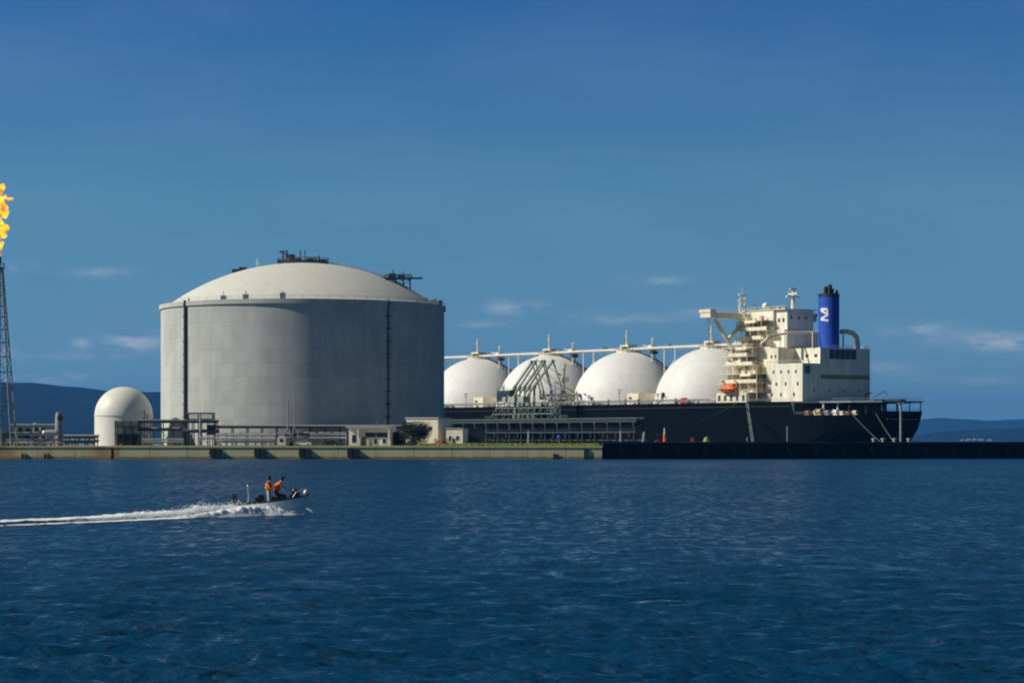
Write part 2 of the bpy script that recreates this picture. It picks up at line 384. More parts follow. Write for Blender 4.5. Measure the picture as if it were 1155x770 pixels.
hills('hills', Y1, 1800, [hp(-900,470,Y1), hp(-400,440,Y1), hp(-150,426,Y1), hp(-20,431,Y1), hp(40,430,Y1), hp(90,434,Y1), hp(140,441,Y1), hp(185,440,Y1), hp(260,452,Y1), hp(360,470,Y1), hp(440,490,Y1), hp(490,497,Y1)], 11, .05)
Y2 = 21500
hills('distant_hills', Y2, 2200, [hp(850,494,Y2), hp(960,480,Y2), hp(1020,475,Y2), hp(1060,472,Y2), hp(1110,476,Y2), hp(1160,474,Y2), hp(1300,465,Y2), hp(1600,466,Y2), hp(2000,480,Y2)], 23, .10)
Y3 = 12500
hills('headland', Y3, 700, [hp(1020,496,Y3), hp(1060,489,Y3), hp(1110,486,Y3), hp(1170,483,Y3), hp(1300,480,Y3), hp(1700,486,Y3)], 31, .25)
for k, (px, wpx, hh) in enumerate([(1086,3,9),(1093,5,11),(1100,3,13),(1107,6,10),(1117,4,9)]):
    Yb = 11650; x0 = X(px, Yb); wd = wpx*Yb/F
    m_ = MB(); m_.box(x0-wd/2, x0+wd/2, Yb, Yb+30, -1, hh-6)
    m_.add([(x0-wd/2,Yb,hh-6),(x0+wd/2,Yb,hh-6),(x0+wd/2,Yb+30,hh-6),(x0-wd/2,Yb+30,hh-6),(x0-wd/2,Yb+15,hh),(x0+wd/2,Yb+15,hh)], [(0,1,5,4),(2,3,4,5),(0,4,3),(1,2,5)])
    o = m_.build('shore_building', M['steel'])
    tag(o, ['leftmost tiny pale building on the far shore right of the ship', 'second pale building from the left on the far shore', 'tallest pale building in the middle of the far shore row', 'widest pale building, second from the right on the far shore', 'rightmost small pale building on the far shore'][k], 'building', 'pale buildings on the far shore')

# ------------------------------------------------------------------ haze
m = bpy.data.materials.new('haze_air'); m.use_nodes = True; t = NT(m.node_tree); t.t.nodes.clear()
pv = t.n('ShaderNodeVolumePrincipled'); pv.inputs['Color'].default_value = (.10,.38,1.0,1); pv.inputs['Density'].default_value = 4.4e-5; pv.inputs['Anisotropy'].default_value = .2
oo = t.n('ShaderNodeOutputMaterial'); t.l(pv.outputs[0], oo.inputs['Volume'])
tag(MB().box(-26000, 26000, -26000, 26000, -3.2, 420).build('haze', m), kind='stuff')

# ------------------------------------------------------------------ quay wall
qw = thing('quay_wall', 'long low tan concrete quay wall along the water with black fenders', 'quay', (24.0, QY, 0), R(-2.5))
OX = 24.0
mb = MB(); mb.box(-330, X(120.5,QY)-OX, 0, 6, -3, G-.35); mb.box(X(124,QY)-OX, X(679,QY)-OX, 0, 6, -3, G-.35); mb.box(X(120.5,QY)-OX, X(124,QY)-OX, 1.2, 6, -3, G-.35)
mb.build('wall_face', M['quay'], qw)
mb = MB(); mb.box(-330, X(679.6,QY)-OX, -.18, 6, G-.35, G+.02); mb.build('coping', M['quay'], qw)
for px in (240, 291, 342, 397):
    f = MB(); x = X(px, QY)-OX
    f.box(x-1.4, x-.1, -.75, -.02, .5, G-.55); f.box(x+.25, x+1.5, -.75, -.02, .15, G-.8); f.box(x-.1, x+.25, -.5, -.02, .6, G-.9)
    f.bar((x-1.6, -.5, 1.7), (x+1.7, -.5, 1.5), .22, 8)
    f.build('fender', M['rubber'], qw)
for px, w_ in ((661, 2.2), (626, 1.4), (20, 2.6), (46, 2.4)):
    x = X(px, QY)-OX; f = MB(); k = w_*.2326/2
    hgt = G-.6 if px == 661 else 1.5
    f.box(x-k-.3, x-k-.15, -.3, -.02, -.5, hgt); f.box(x+k+.15, x+k+.3, -.3, -.02, -.5, hgt)
    for q in range(10):
        z = q*.3
        if z < hgt: f.box(x-k-.15, x+k+.15, -.25, -.10, z, z+.09)
    f.build('ladder', M['dark'] if px > 600 else M['rust'], qw)
for k in range(12):
    x = X(18+k*57, QY); b = thing('bollard', '', 'bollard', (x, QY+1.0+(24-x)*.0437, G+.02), 0, 'bollards along the quay edge')
    pos = ['left edge of the photo','second from the left','below the white domed tank','below the dark skid','below the tank\'s left pipe','left of the first pair of fenders','by the white hut','left of the low office','below the low office','between cream building and kiosk','on the grass strip under the loading arms','nearest the quay corner']
    b['label'] = 'small rusty mooring bollard on quay edge, '+pos[k]
    MB().lathe([(.0,0),(.28,0),(.22,.1),(.2,.45),(.34,.55),(.34,.68),(0,.72)], n=12).build('post', M['rust'], b, True)
# grass strip on the quay
gr = MB(); r2 = random.Random(4)
for k in range(9000):
    x = X(r2.uniform(470, 676), QY); y = QY+(24-x)*.0437+r2.uniform(1.8, 6.5); h_ = r2.uniform(.4, 1.0)*(1 if r2.random() < .7 else .6); a = r2.uniform(0, 3.14); d = .09
    gr.add([(x-d*math.cos(a), y-d*math.sin(a), G+.0), (x+d*math.cos(a), y+d*math.sin(a), G), (x+r2.uniform(-.12,.12), y+r2.uniform(-.12,.12), G+h_)], [(0,1,2)])
for k in range(2500):
    x = X(r2.uniform(120, 470), QY); y = QY+(24-x)*.0437+r2.uniform(2, 7); h_ = r2.uniform(.1, .3); d = .06
    gr.add([(x-d, y, G), (x+d, y, G), (x+r2.uniform(-.1,.1), y, G+h_)], [(0,1,2)])
tag(gr.build('grass', M['grass']), 'short yellow-green grass growing along the top of the quay', 'grass', kind='stuff')

# dark piled jetty right of the quay
jt = thing('jetty', 'long low black jetty wall running right from the tan quay', 'jetty', (24.0, QY, 0), R(6.9))
JL = 330
mb = MB(); mb.box(.05, JL, .5, 11, 3.55, 4.15); mb.build('deck', M['jetty'], jt)
mb = MB(); mb.box(.05, JL, 1.6, 10, -3, 3.55); mb.build('wall_face', M['jetty'], jt)
mb = MB()
for k in range(88): mb.bar((1.2+k*3.75, 1.1, -3), (1.2+k*3.75, 1.1, 3.55), .42, 8)
mb.build('piles', M['jetty'], jt)
for k in range(20):
    x = 4.9+k*7.5; q = MB(); q.bar((x,.3,2.3),(x,.48,2.3),.62,14); q.bar((x,.40,2.9),(x,.44,4.1),.05,4); q.build('tyre_fender', M['rubber'], jt)
mb = MB(); mb.box(.05, JL, .35, .65, 4.15, 4.55); mb.build('kerb', M['dark'], jt)
def jp(px, back=5.0):      # a point standing on the jetty deck that many metres behind its edge
    a = R(6.9); u = Vector((math.cos(a), math.sin(a))); nrm = Vector((-math.sin(a), math.cos(a)))
    o = Vector((24.0, QY))+nrm*back; k = (px-CX)/F
    s_ = (k*o.y-o.x)/(u.x-k*u.y); p = o+u*s_; return (p.x, p.y, 4.15)

# ------------------------------------------------------------------ the big tank
TY = 720.0; TX = X(342, TY); TR = 42.4; TZ = 45.0
tk = thing('storage_tank', 'huge round concrete gas tank with shallow dome roof, half in shadow', 'storage tank', (TX, TY, G))
base = G
N = 160
mb = MB(); mb.lathe([(TR, -1), (TR, TZ-base-1.3)], n=N); mb.build('wall', M['tankwall'], tk, True)
mb = MB(); mb.lathe([(TR-.2, TZ-base-1.3),(TR+.5, TZ-base-1.3),(TR+.5, TZ-base),(TR-.6, TZ-base),(TR-.6, TZ-base-.2)], n=N); mb.build('rim_beam', M['tankwall'], tk, True)
RD = 40.6; HD = 13.3; RR = (RD*RD+HD*HD)/(2*HD)
def dz(r): return TZ-base-.2+HD-(RR-math.sqrt(RR*RR-r*r))
mb = MB(); mb.lathe([(TR-.6, TZ-base-.25)]+[(r, dz(r)) for r in np.linspace(RD, 0.01, 30)], n=N); mb.build('roof_dome', M['tankdome'], tk, True)
mb = MB(); mb.rail([(math.cos(a)*(TR+.3), math.sin(a)*(TR+.3), TZ-base) for a in np.linspace(0, 2*math.pi, 73)], h=1.1, step=1.9, r=.04); mb.build('rim_railing', M['steel'], tk)
for off, rr_ in ((-118, .42), (102, .2)):
    s_ = off/160; a = math.asin(s_); x = math.sin(a)*(TR+.5); y = -math.cos(a)*(TR+.5)
    m_ = MB(); m_.bar((x, y, 0), (x, y, TZ-base+.3), rr_, 10)
    if off < 0:
        m_.bar((x+1.1, y+.3, 0), (x+1.1, y+.3, TZ-base+.8), .22, 8)
    for q in range(12): m_.box(x-.7, x+.7, y-.1, y+.6, 1+q*3.6, 1.25+q*3.6)
    m_.build('riser_pipe', M['dark'], tk)
# roof platforms
m_ = MB(); zt = dz(0)-.25
for (r0, r1, z0, z1) in ((6.8, 7.7, .2, .45),): m_.lathe([(r0, zt+z0),(r1, zt+z0),(r1, zt+z1),(r0, zt+z1),(r0, zt+z0)], n=40)
for a in np.linspace(0, 2*math.pi, 25)[:-1]: m_.bar((7.2*math.cos(a), 7.2*math.sin(a), zt-.9), (7.2*math.cos(a), 7.2*math.sin(a), zt+.3), .12, 4)
m_.box(-7.5, 7.5, -4, -3.6, zt+.2, zt+.9)
m_.build('roof_platform', M['dark'], tk)
m_ = MB(); m_.rail([(7.6*math.cos(a), 7.6*math.sin(a), zt+.45) for a in np.linspace(0, 2*math.pi, 25)], h=1.2, step=1, r=.07, rails=(1, .66, .33)); m_.build('platform_railing', M['dark'], tk)
for (x, y, r, h_, mm) in ((-3.4,-3,.8,2.6,'dark'), (-6.0,-2,.3,3.9,'green'), (-4.9,-2.5,.35,3.6,'green'), (-.6,-3,.16,3.8,'dark'), (.8,-3,.14,4.0,'dark'), (2.2,-2,.7,1.6,'green'), (4.9,-3,.22,2.4,'rust'), (-1.8,-1,.6,1.8,'green'), (5.8,-1,.5,1.2,'dark'), (3.6,0,.3,2.2,'green')):
    q = MB(); q.bar((x,y,zt-.4), (x,y,zt+h_), r, 8); q.bar((x-r*1.5,y,zt+h_*.8), (x+r*1.5,y,zt+h_*.8), r*.8, 6); q.build('relief_valve', M[mm], tk)
q = MB(); q.bar((-6.9,-2,zt+3.6), (-4.3,-2.4,zt+3.7), .22, 6); q.bar((-6.2,-2,zt+3.6), (-3,-3,zt+1.5), .1, 4); q.bar((-4.5,-2.4,zt+3.6),(-6.3,-2,zt+1.2),.1,4); q.build('valve_bridge', M['dark'], tk)
# right hand side roof platform with its jib
ra = 30.0; rx = 29.2; ry = -7; rz_ = dz(ra)
m_ = MB(); m_.box(rx-4.2, rx+3.6, ry-2.2, ry+2.2, rz_+1.6, rz_+1.95)
for dx in (-3.5, -1, 1.2, 3.2):
    for dy in (-1.8, 1.8): m_.bar((rx+dx, ry+dy, dz(math.hypot(rx+dx, ry+dy))-.1), (rx+dx, ry+dy, rz_+1.8), .16, 4)
for dx in (-3.5, -1, 1.2): m_.bar((rx+dx, ry-1.8, rz_-.3), (rx+dx+2.2, ry-1.8, rz_+1.7), .1, 4); 
m_.build('side_platform', M['dark'], tk)
m_ = MB(); m_.rail([(rx-4.2,ry-2.2,rz_+1.95),(rx+3.6,ry-2.2,rz_+1.95),(rx+3.6,ry+2.2,rz_+1.95),(rx-4.2,ry+2.2,rz_+1.95)], h=1.1, step=.9, r=.07, rails=(1,.6,.3)); m_.build('platform_railing', M['dark'], tk)
m_ = MB(); m_.box(rx-3, rx-1, ry-1.2, ry+1.2, rz_+1.95, rz_+3.3); m_.box(rx-.4, rx+1.6, ry-1.4, ry+1, rz_+1.95, rz_+2.9); m_.bar((rx-1.8,ry,rz_+1.9),(rx-1.8,ry,rz_+4.6),.16,6)
m_.box(rx+3.4, rx+7.0, ry-.5, ry+.5, rz_+1.7, rz_+2.2); m_.bar((rx-7.5,ry,rz_+2.3),(rx-4,ry,rz_+2.0),.3,6); m_.bar((rx+1.2,ry,rz_+1.9),(rx+1.2,ry,rz_+4.1),.12,6); m_.build('valve_set', M['dark'], tk)
for x, y in ((-19.5,-6), (-17.5,-5)):
    m_ = MB(); z0 = dz(math.hypot(x,y)); m_.box(x-1.1, x+1.1, y-.8, y+.8, z0-.2, z0+.9); m_.build('roof_vent', M['dark'], tk)
m_ = MB(); z0 = dz(14); m_.bar((-13.2,-5,z0-.3), (-13.2,-5,z0+2.4), .14, 6); m_.bar((-13.2,-5,z0+1.6), (-12.5,-5,z0+1.2), .1, 6); m_.bar((-13.9,-5,z0+1),(-12.5,-5,z0+1),.12,6); m_.build('vent_pipe', M['white'], tk)
m_ = MB(); m_.path([(r*math.cos(R(-15)), r*math.sin(R(-15)), dz(r)+.5) for r in np.linspace(7.5, 40.5, 20)], .22, 5); m_.build('roof_pipe', M['steel'], tk)
for k in range(7):
    a = R(-118+k*5); x, y = math.cos(a)*41.6, math.sin(a)*41.6
    if k in (0, 2, 5):
        m_ = MB(); m_.box(x-.8, x+.8, y-.5, y+.5, TZ-base, TZ-base+1.2+k*.1); m_.bar((x,y,TZ-base),(x,y,TZ-base+2.4),.12,5); m_.build('rim_box', M['steel'], tk)
for k in range(9):
    a = R(-32+k*3.2); x, y = math.cos(a)*41.7, math.sin(a)*41.7; MB().box(x-.5, x+.5, y-.4, y+.4, TZ-base, TZ-base+.7+.5*(k % 3)).build('rim_box', M['steel'], tk)

# ------------------------------------------------------------------ small white domed tank
DY = 692.0; sd_ = thing('domed_tank', 'small cream white round tank with hemispherical top left of the huge tank', 'storage tank', (X(139.5,DY), DY, G)); dr_ = 32.5*DY/F
zc = Z(436,DY)-G-dr_
mb = MB(); mb.lathe([(dr_, -.5),(dr_, zc)]+[(dr_*math.cos(a), zc+dr_*math.sin(a)) for a in np.linspace(0, math.pi/2-.005, 20)], n=72); mb.build('shell', M['domewhite'], sd_, True)
m_ = MB(); m_.lathe([(dr_+.1,zc-.15),(dr_+.18,zc-.15),(dr_+.18,zc+.15),(dr_+.1,zc+.15)], n=72); m_.build('girth_band', M['domewhite'], sd_, True)
m_ = MB(); m_.bar((dr_*.82, -dr_*.6, 0), (dr_*.82, -dr_*.6, zc+1.5), .14, 6); m_.bar((dr_*.9, -dr_*.5, 0), (dr_*.9, -dr_*.5, zc+.5), .1, 6); m_.build('side_pipe', M['steel'], sd_)
m_ = MB(); m_.bar((0,0,zc+dr_-.1),(0,0,zc+dr_+.5),.35,10); m_.build('top_vent', M['steel'], sd_)

# ------------------------------------------------------------------ flare stack
FY = 640.0; fs = thing('flare_stack', 'tall dark lattice flare tower at the left edge with orange gas flame', 'flare stack', (X(-1,FY), FY, G))
hT = Z(302,FY)-G; bw, tw = 17*FY/F, 3.4*FY/F
def corner(k, z):
    h_ = bw+(tw-bw)*z/hT; sx_, sy_ = ((-1,-1),(1,-1),(1,1),(-1,1))[k]; return Vector((sx_*h_, sy_*h_, z))
for k in range(4): MB().bar(corner(k, 0), corner(k, hT), .20, 6).build('leg', M['steel'], fs)
m_ = MB(); lv = [0]; z = 0
while z < hT-1.5: z += max(1.8, 5.5*(1-z/hT*.62)); lv.append(min(z, hT))
for a_, b_ in zip(lv[:-1], lv[1:]):
    for k in range(4):
        k2 = (k+1) % 4; m_.bar(corner(k,a_), corner(k2,b_), .09, 4); m_.bar(corner(k2,a_), corner(k,b_), .09, 4); m_.bar(corner(k,b_), corner(k2,b_), .11, 4)
m_.build('bracing', M['dark'], fs)
MB().bar((0,0,0),(0,0,hT+1.2),.42,10).build('riser_pipe', M['silver'], fs)
m_ = MB(); m_.box(-1.3,1.3,-1.3,1.3,hT-.2,hT+.1); m_.rail([(-1.3,-1.3,hT+.1),(1.3,-1.3,hT+.1),(1.3,1.3,hT+.1),(-1.3,1.3,hT+.1),(-1.3,-1.3,hT+.1)], 1.1, 1, .05); m_.build('top_platform', M['black'], fs)
m_ = MB(); m_.bar((0,0,hT+1.2),(0,0,hT+3.0),.6,10); m_.build('burner_tip', M['dark'], fs)
fl = []
bmf = bmesh.new(); r3 = random.Random(5)
for (px, py, rx_, rz2) in ((-1,286,2.2,4.5),(1,277,3.4,4.5),(-4,270,4,5),(2,264,4.5,4.2),(5,258,5,5),(1,253,4,4),(-3,247,5,4),(5,241,4.8,5),(4,233,4.6,6),(0,226,4.5,6),(-5,236,6,8),(6,222,3.0,3.2),(10,225,3.2,1.6),(13,223,1.6,1.0),(0,214,4.5,5),(2,210,3.2,3.2),(-7,220,6,8),(-6,258,6,7)):
    mt = Matrix.Translation((X(px,FY)-fs.location.x, r3.uniform(-.6,.6), Z(py,FY)-G)) @ Matrix.Diagonal((rx_*.25, rx_*.25, rz2*.25, 1))
    bmesh.ops.create_icosphere(bmf, subdivisions=3, radius=1, matrix=mt)
from mathutils import noise as mnoise
for v in bmf.verts:
    nv = mnoise.noise_vector(v.co*.8)*.55; v.co += Vector((nv.x, nv.y*.6, nv.z))
me = bpy.data.meshes.new('flame'); bmf.to_mesh(me); bmf.free(); me.materials.append(M['flame']); me.polygons.foreach_set('use_smooth', [True]*len(me.polygons))
fo = bpy.data.objects.new('flame', me); C.objects.link(fo); fo.parent = fs

# ------------------------------------------------------------------ process plant on the quay
def pipe_rack(label, px0, px1, Y, tops, bay=3.0, depth=4.0, pm='steel', fm='dark', npipes=4, brace=True, pr=.18):
    x0, x1 = X(px0, Y), X(px1, Y); t_ = thing('pipe_rack', label, 'pipe rack', ((x0+x1)/2, Y, G), 0, 'steel pipe racks on the quay'); L = x1-x0
    n_ = max(1, round(L/bay)); f = MB(); zt_ = max(tops)
    for i in range(n_+1):
        x = -L/2+L*i/n_
        for y in (0, depth): f.box(x-.13, x+.13, y-.13, y+.13, 0, zt_)
        for z_ in tops: f.box(x-.12, x+.12, .13, depth-.13, z_-.3, z_-.02)
        if brace and i < n_ and i % 2 == 0:
            f.bar((x, 0, .4), (x+L/n_, 0, tops[0]-.4), .08, 4); f.bar((x+L/n_, 0, .4), (x, 0, tops[0]-.4), .08, 4)
    for z_ in tops:
        for y in (-.16, depth+.16): f.box(-L/2-.3, L/2+.3, y-.12, y+.12, z_-.45, z_)
    f.build('frame', M[fm], t_)
    for z_ in tops:
        for k in range(npipes):
            y = .5+k*(depth-.8)/max(1, npipes-1); r_ = pr*(.7+.8*((k*7+int(z_*3)) % 3)/2)
            MB().bar((-L/2-.6, y, z_+r_), (L/2+.6, y, z_+r_), r_, 8).build('pipe', M[[pm, 'silver', 'green'][k % 3]], t_, True)
    return t_
zr = lambda py, Y: Z(py, Y)-G
pipe_rack('tall braced pipe rack in front of the gap between domed tank and huge tank', 158, 206, 652, (zr(484,652), zr(475,652)), 2.9)
pipe_rack('tall pipe rack at the foot of the huge tank\'s left riser', 208, 243, 650, (zr(486,650), zr(475,650)), 2.2)
pipe_rack('long dark pipe rack below the sunlit side of the huge tank', 245, 328, 668, (zr(490,668), zr(481,668)), 4.5, brace=False)
pipe_rack('long dark pipe rack below the shaded side of the huge tank', 332, 452, 672, (zr(489,672), zr(481,672)), 4.5)
pipe_rack('low pipe rack of silver pipes left of the domed tank', 74, 107, 648, (zr(497,648), zr(492,648)), 3, pm='silver')
pipe_rack('two level pipe rack by the left edge beside the flare tower', 14, 58, 660, (zr(489,660), zr(480,660)), 2.6, fm='green')
# dark louvred skid in front of the domed tank
Yk = 650; x0, x1 = X(130,Yk), X(156,Yk)
sk = thing('cooler_unit', 'dark louvred cooler block in front of the small white domed tank', 'cooler', ((x0+x1)/2, Yk, G)); L = x1-x0; hz = zr(474,Yk)
m_ = MB()
for sx_ in (-1, -.33, .33, 1):
    for y in (0, 4): m_.box(sx_*L/2-.14, sx_*L/2+.14, y-.14, y+.14, 0, hz)
for z_ in (hz-1.6, hz*.48): m_.box(-L/2-.2, L/2+.2, -.22, 4.2, z_-.2, z_)
m_.build('frame', M['dark'], sk)
m_ = MB()
for k in range(14): m_.box(-L/2+.15, L/2-.15, .25, .5, .5+k*.36, .5+k*.36+.24)
m_.build('louvres', M['dark'], sk)
MB().box(-L/2-.1, L/2+.1, .6, 3.9, hz-1.55, hz-.2).build('fan_box', M['green'], sk)
MB().box(-L/2+.2, L/2-.2, 1, 3.6, .1, hz*.48-.25).build('coil_block', M['dark'], sk)
# valve platform
Yk = 651; x0, x1 = X(211,Yk), X(240,Yk)
vp = thing('valve_platform', 'raised steel platform with railings above pipe rack at left riser', 'platform', ((x0+x1)/2, Yk, G)); L = x1-x0
m_ = MB(); z1 = zr(472,Yk)
for sx_ in (-1, -.1, 1):
    for y in (-.6, 3.6): m_.box(sx_*L/2-.12, sx_*L/2+.12, y-.12, y+.12, 0, zr(465,Yk))
m_.box(-L/2-.2, L/2+.2, -.75, 3.8, z1-.12, z1+.1); m_.build('frame', M['dark'], vp)
MB().rail([(-L/2,-.7,z1+.1),(L/2,-.7,z1+.1),(L/2,3.7,z1+.1),(-L/2,3.7,z1+.1),(-L/2,-.7,z1+.1)], 1.1, 1.2, .06).build('railing', M['dark'], vp)
zt2 = zr(465,Yk)
for y0_ in (-.8, 3.42): MB().box(-L/2-.2, L/2+.2, y0_, y0_+.35, zt2-.35, zt2).build('top_beam', M['green'], vp)
m_ = MB(); m_.path([(.2,-1.1,z1+1.3),(.2,-1.1,zr(491,Yk)),(.8,-1.3,zr(494,Yk)),(4.4,-1.3,zr(494,Yk))], .28, 8); m_.build('drop_pipe', M['silver'], vp)
m_ = MB(); m_.box(L/2-1.6, L/2+.6, -.6, 2.5, zr(490,Yk), zr(479,Yk)); m_.build('valve_box', M['dark'], vp)
# silver pipeline bundle
Yk = 641
def pipeline(label, px0, px1, Y, zs, mm, r_=.3):
    x0, x1 = X(px0,Y), X(px1,Y); t_ = thing('pipeline', label, 'pipeline', ((x0+x1)/2, Y, G), 0, 'silver pipelines near the quay edge'); L = x1-x0
    for k, z_ in enumerate(zs): 
        MB().bar((-L/2, k*.35, z_), (L/2, k*.35, z_), r_, 10).build('pipe', M[mm[k % len(mm)]], t_, True)
    n_ = int(L/2.6)
    for i in range(n_+1):
        x = -L/2+.3+(L-.6)*i/n_; m_ = MB(); m_.box(x-.12, x+.12, -.1, .2, 0, min(zs)-r_); m_.box(x-.12,x+.12,1.0,1.3,0,max(zs)); m_.box(x-.18,x+.18,-.4,1.4,min(zs)-r_-.25,min(zs)-r_); m_.build('support', M['steel'], t_)
    return t_
pipeline('bundle of pale silver pipes on short legs left of the white hut', 243, 311, 641, (2.0, 3.0, 1.2), ('silver',), .33)
pipeline('silver pipes on short legs between the white car and office', 349, 391, 643, (2.2, 3.1), ('silver','steel'), .28)
pipeline('low silver pipe bundle under the left pipe racks', 160, 207, 640, (1.1, 1.8), ('steel','silver'), .22)
pipeline('low pipes beside the flare tower at left photo edge', 6, 70, 639, (1.0, 1.7), ('silver','green'), .25)
# vertical stack with dark disc
Yk = 655; st = thing('exhaust_stack', 'short grey exhaust stack with dark round opening left of domed tank', 'chimney', (X(66.5,Yk), Yk, G))
MB().lathe([(0,0),(1.15,0),(1.05,zr(473,Yk)),(.85,zr(465,Yk)),(.0,zr(464.5,Yk))], n=20).build('shaft', M['steel'], st, True)
m_ = MB(); m_.bar((.55,-1.15,zr(471.5,Yk)), (.55,-.3,zr(471.5,Yk)), .8, 16); m_.build('opening', M['black'], st)
m_ = MB(); m_.box(-3.6, -.9, -.3, .6, zr(487,Yk), zr(484,Yk)); m_.build('duct', M['silver'], st)
# left plant vessels
for k, (px, wpx, ytop, mm, lab) in enumerate(((21,7,478,'green','green vertical vessel right beside the flare tower foot'),(30,8,482,'dark','dark squat vertical vessel between green vessels'),(40,6,476.5,'steel','slim grey vertical vessel in the left plant'),(48,9,479,'green','green vertical vessel nearest the exhaust stack'))):
    Yk = 668; v_ = thing('process_vessel', lab, 'vessel', (X(px,Yk), Yk, G), 0, 'vertical vessels in the left plant'); rr_ = wpx/2*Yk/F; ht = zr(ytop,Yk)
    MB().lathe([(rr_*.9,0),(rr_,.8)]+[(rr_*math.cos(a), ht-rr_*.5+rr_*.5*math.sin(a)) for a in np.linspace(0,1.56,8)], n=20).build('shell', M[mm], v_, True)
    m_ = MB(); m_.lathe([(rr_+.05,ht*.6),(rr_+.5,ht*.6),(rr_+.5,ht*.6+.15),(rr_+.05,ht*.6+.15)], n=16); m_.rail([((rr_+.45)*math.cos(a),(rr_+.45)*math.sin(a),ht*.6+.15) for a in np.linspace(0,6.28,9)], 1, 1.2, .05); m_.build('platform', M['dark'], v_)
    m_ = MB(); m_.path([(rr_*.3,-rr_,ht*.3),(rr_*.3,-rr_-.6,ht*.3),(rr_*.3,-rr_-.6,.3)], .12, 6); m_.build('pipe', M['silver'], v_)
hx = thing('horizontal_vessel', 'pale horizontal drum on saddles left of the exhaust stack', 'vessel', (X(57,650), 650, G))
m_ = MB(); m_.bar((-1.6,0,3.6),(1.6,0,3.6),.75,16); m_.ball((-1.6,0,3.6),.75,12); m_.ball((1.6,0,3.6),.75,12); m_.build('shell', M['silver'], hx, True)
m_ = MB(); m_.box(-1.2,-.9,-.6,.6,0,3.0); m_.box(.9,1.2,-.6,.6,0,3.0); m_.build('saddle', M['concrete_light'], hx)
tag(MB().box(X(-10,660), X(9,660), 655, 663, G, Z(488,660)).bar((X(2,654),654,G),(X(2,654),654,Z(484,654)),.3,8).box(X(-12,660),X(10.5,660),654.5,663.5,Z(488,660)+.004,Z(487,660)).build('switch_house', M['green']), 'green grey equipment house at the foot of the flare tower', 'shed')
# flat-roofed office
def window(parent, x0, x1, z0, z1, y, fm, gm=None):
    f = MB(); b = .12
    f.box(x0-b, x1+b, y-.08, y, z0-b, z0); f.box(x0-b, x1+b, y-.08, y, z1, z1+b); f.box(x0-b, x0, y-.08, y, z0, z1); f.box(x1, x1+b, y-.08, y, z0, z1)
    fo_ = f.build('window', M[fm], parent); g = MB(); g.box(x0, x1, y-.03, y-.003, z0, z1); g.build('pane', gm or M['glass'], fo_)
Yk = 640; x0, x1 = X(394,Yk), X(441,Yk); L = x1-x0; hz = zr(482.5,Yk)
of = thing('office_building', 'low flat-roofed pale office with dark windows on the quay', 'building', ((x0+x1)/2, Yk, G), R(-9))
MB().box(-L/2, L/2, 0, 7, 0, hz).build('wall', M['cream'], of)
MB().box(-L/2-.9, L/2-.1, -1.3, 7.4, hz+.002, hz+.55).build('roof', M['silver'], of)
for x in (-L/2+.15, -L/2+2.5, L/2-.2): MB().box(x-.14, x+.14, -1.15, -.85, 0, hz).build('pillar', M['white'], of)
window(of, -L/2+.6, -L/2+1.9, .9, 3.0, 0, 'white')
m_ = MB(); m_.box(-L/2+3.3, -L/2+4.3, -.12, -.003, 0, 2.4); d_ = m_.build('door', M['dark'], of); MB().bar((-L/2+4.1,-.2,1.1),(-L/2+4.1,-.12,1.1),.05,6).build('handle', M['silver'], d_)
window(of, -1.2, 1.4, 2.5, 3.5, 0, 'dark'); window(of, 1.8, 4.6, 2.5, 3.5, 0, 'dark'); window(of, 1.0, 2.0, .5, 1.9, 0, 'white'); window(of, 3.4, 4.4, .7, 1.9, 0, 'white')
for x in (1.2, 3.4):
    MB().bar((x,3,hz+.5),(x,3,hz+2.0),.12,6).build('roof_vent', M['green'], of)
# cream building with the bush
Yk = 646; x0, x1 = X(456,Yk), X(496,Yk); L = x1-x0; hz = zr(472,Yk)
cb_ = thing('cream_building', 'plain cream two storey building with a dark tree before it', 'building', ((x0+x1)/2, Yk, G), R(-24))
MB().box(-L/2, L/2, 0, 8, 0, hz).build('wall', M['cream'], cb_)
MB().box(-L/2-.25, L/2+.25, -.25, 8.25, hz+.002, hz+.35).build('roof', M['concrete_light'], cb_)
m_ = MB(); m_.box(L/2-1.4, L/2-.5, -.1, -.003, 0, 2.1); m_.build('door', M['concrete_light'], cb_)
window(cb_, L/2-2.6, L/2-1.9, 4.3, 5.2, 0, 'concrete_light')
# kiosk
Yk = 642; x0, x1 = X(502.5,Yk), X(522.5,Yk); L = x1-x0; hz = zr(483.5,Yk)
kb = thing('cream_hut', 'small cream hut right of the cream building', 'hut', ((x0+x1)/2, Yk, G), R(-20))
MB().box(-L/2, L/2, 0, 4, 0, hz).build('wall', M['cream'], kb)
MB().box(-L/2-.15, L/2+.15, -.2, 4.2, hz+.002, hz+.22).build('roof', M['concrete_light'], kb)
window(kb, .5, 1.4, 1.5, 2.7, 0, 'white'); window(kb, -1.6, -.8, 1.5, 2.7, 0, 'white')
MB().box(-.5, .25, -.1, -.003, 0, 2.1).build('door', M['dark'], kb)
Yk = 650; x0, x1 = X(527,Yk), X(547,Yk); L = x1-x0; hz = zr(484,Yk)
gs = thing('grey_shed', 'dark blue-grey container shed behind the grass right of the cream hut', 'shed', ((x0+x1)/2, Yk, G))
m_ = MB(); m_.box(-L/2, L/2, 0, 3, 0, hz)
for k in range(12): m_.box(-L/2+.15+k*L/12, -L/2+.35+k*L/12, -.06, -.003, .1, hz-.1)
m_.build('wall', mat('blue_grey_sheet', (.05,.08,.09), .6), gs); MB().box(-L/2-.1, L/2+.1, -.15, 3.1, hz+.002, hz+.12).build('roof', M['dark'], gs)
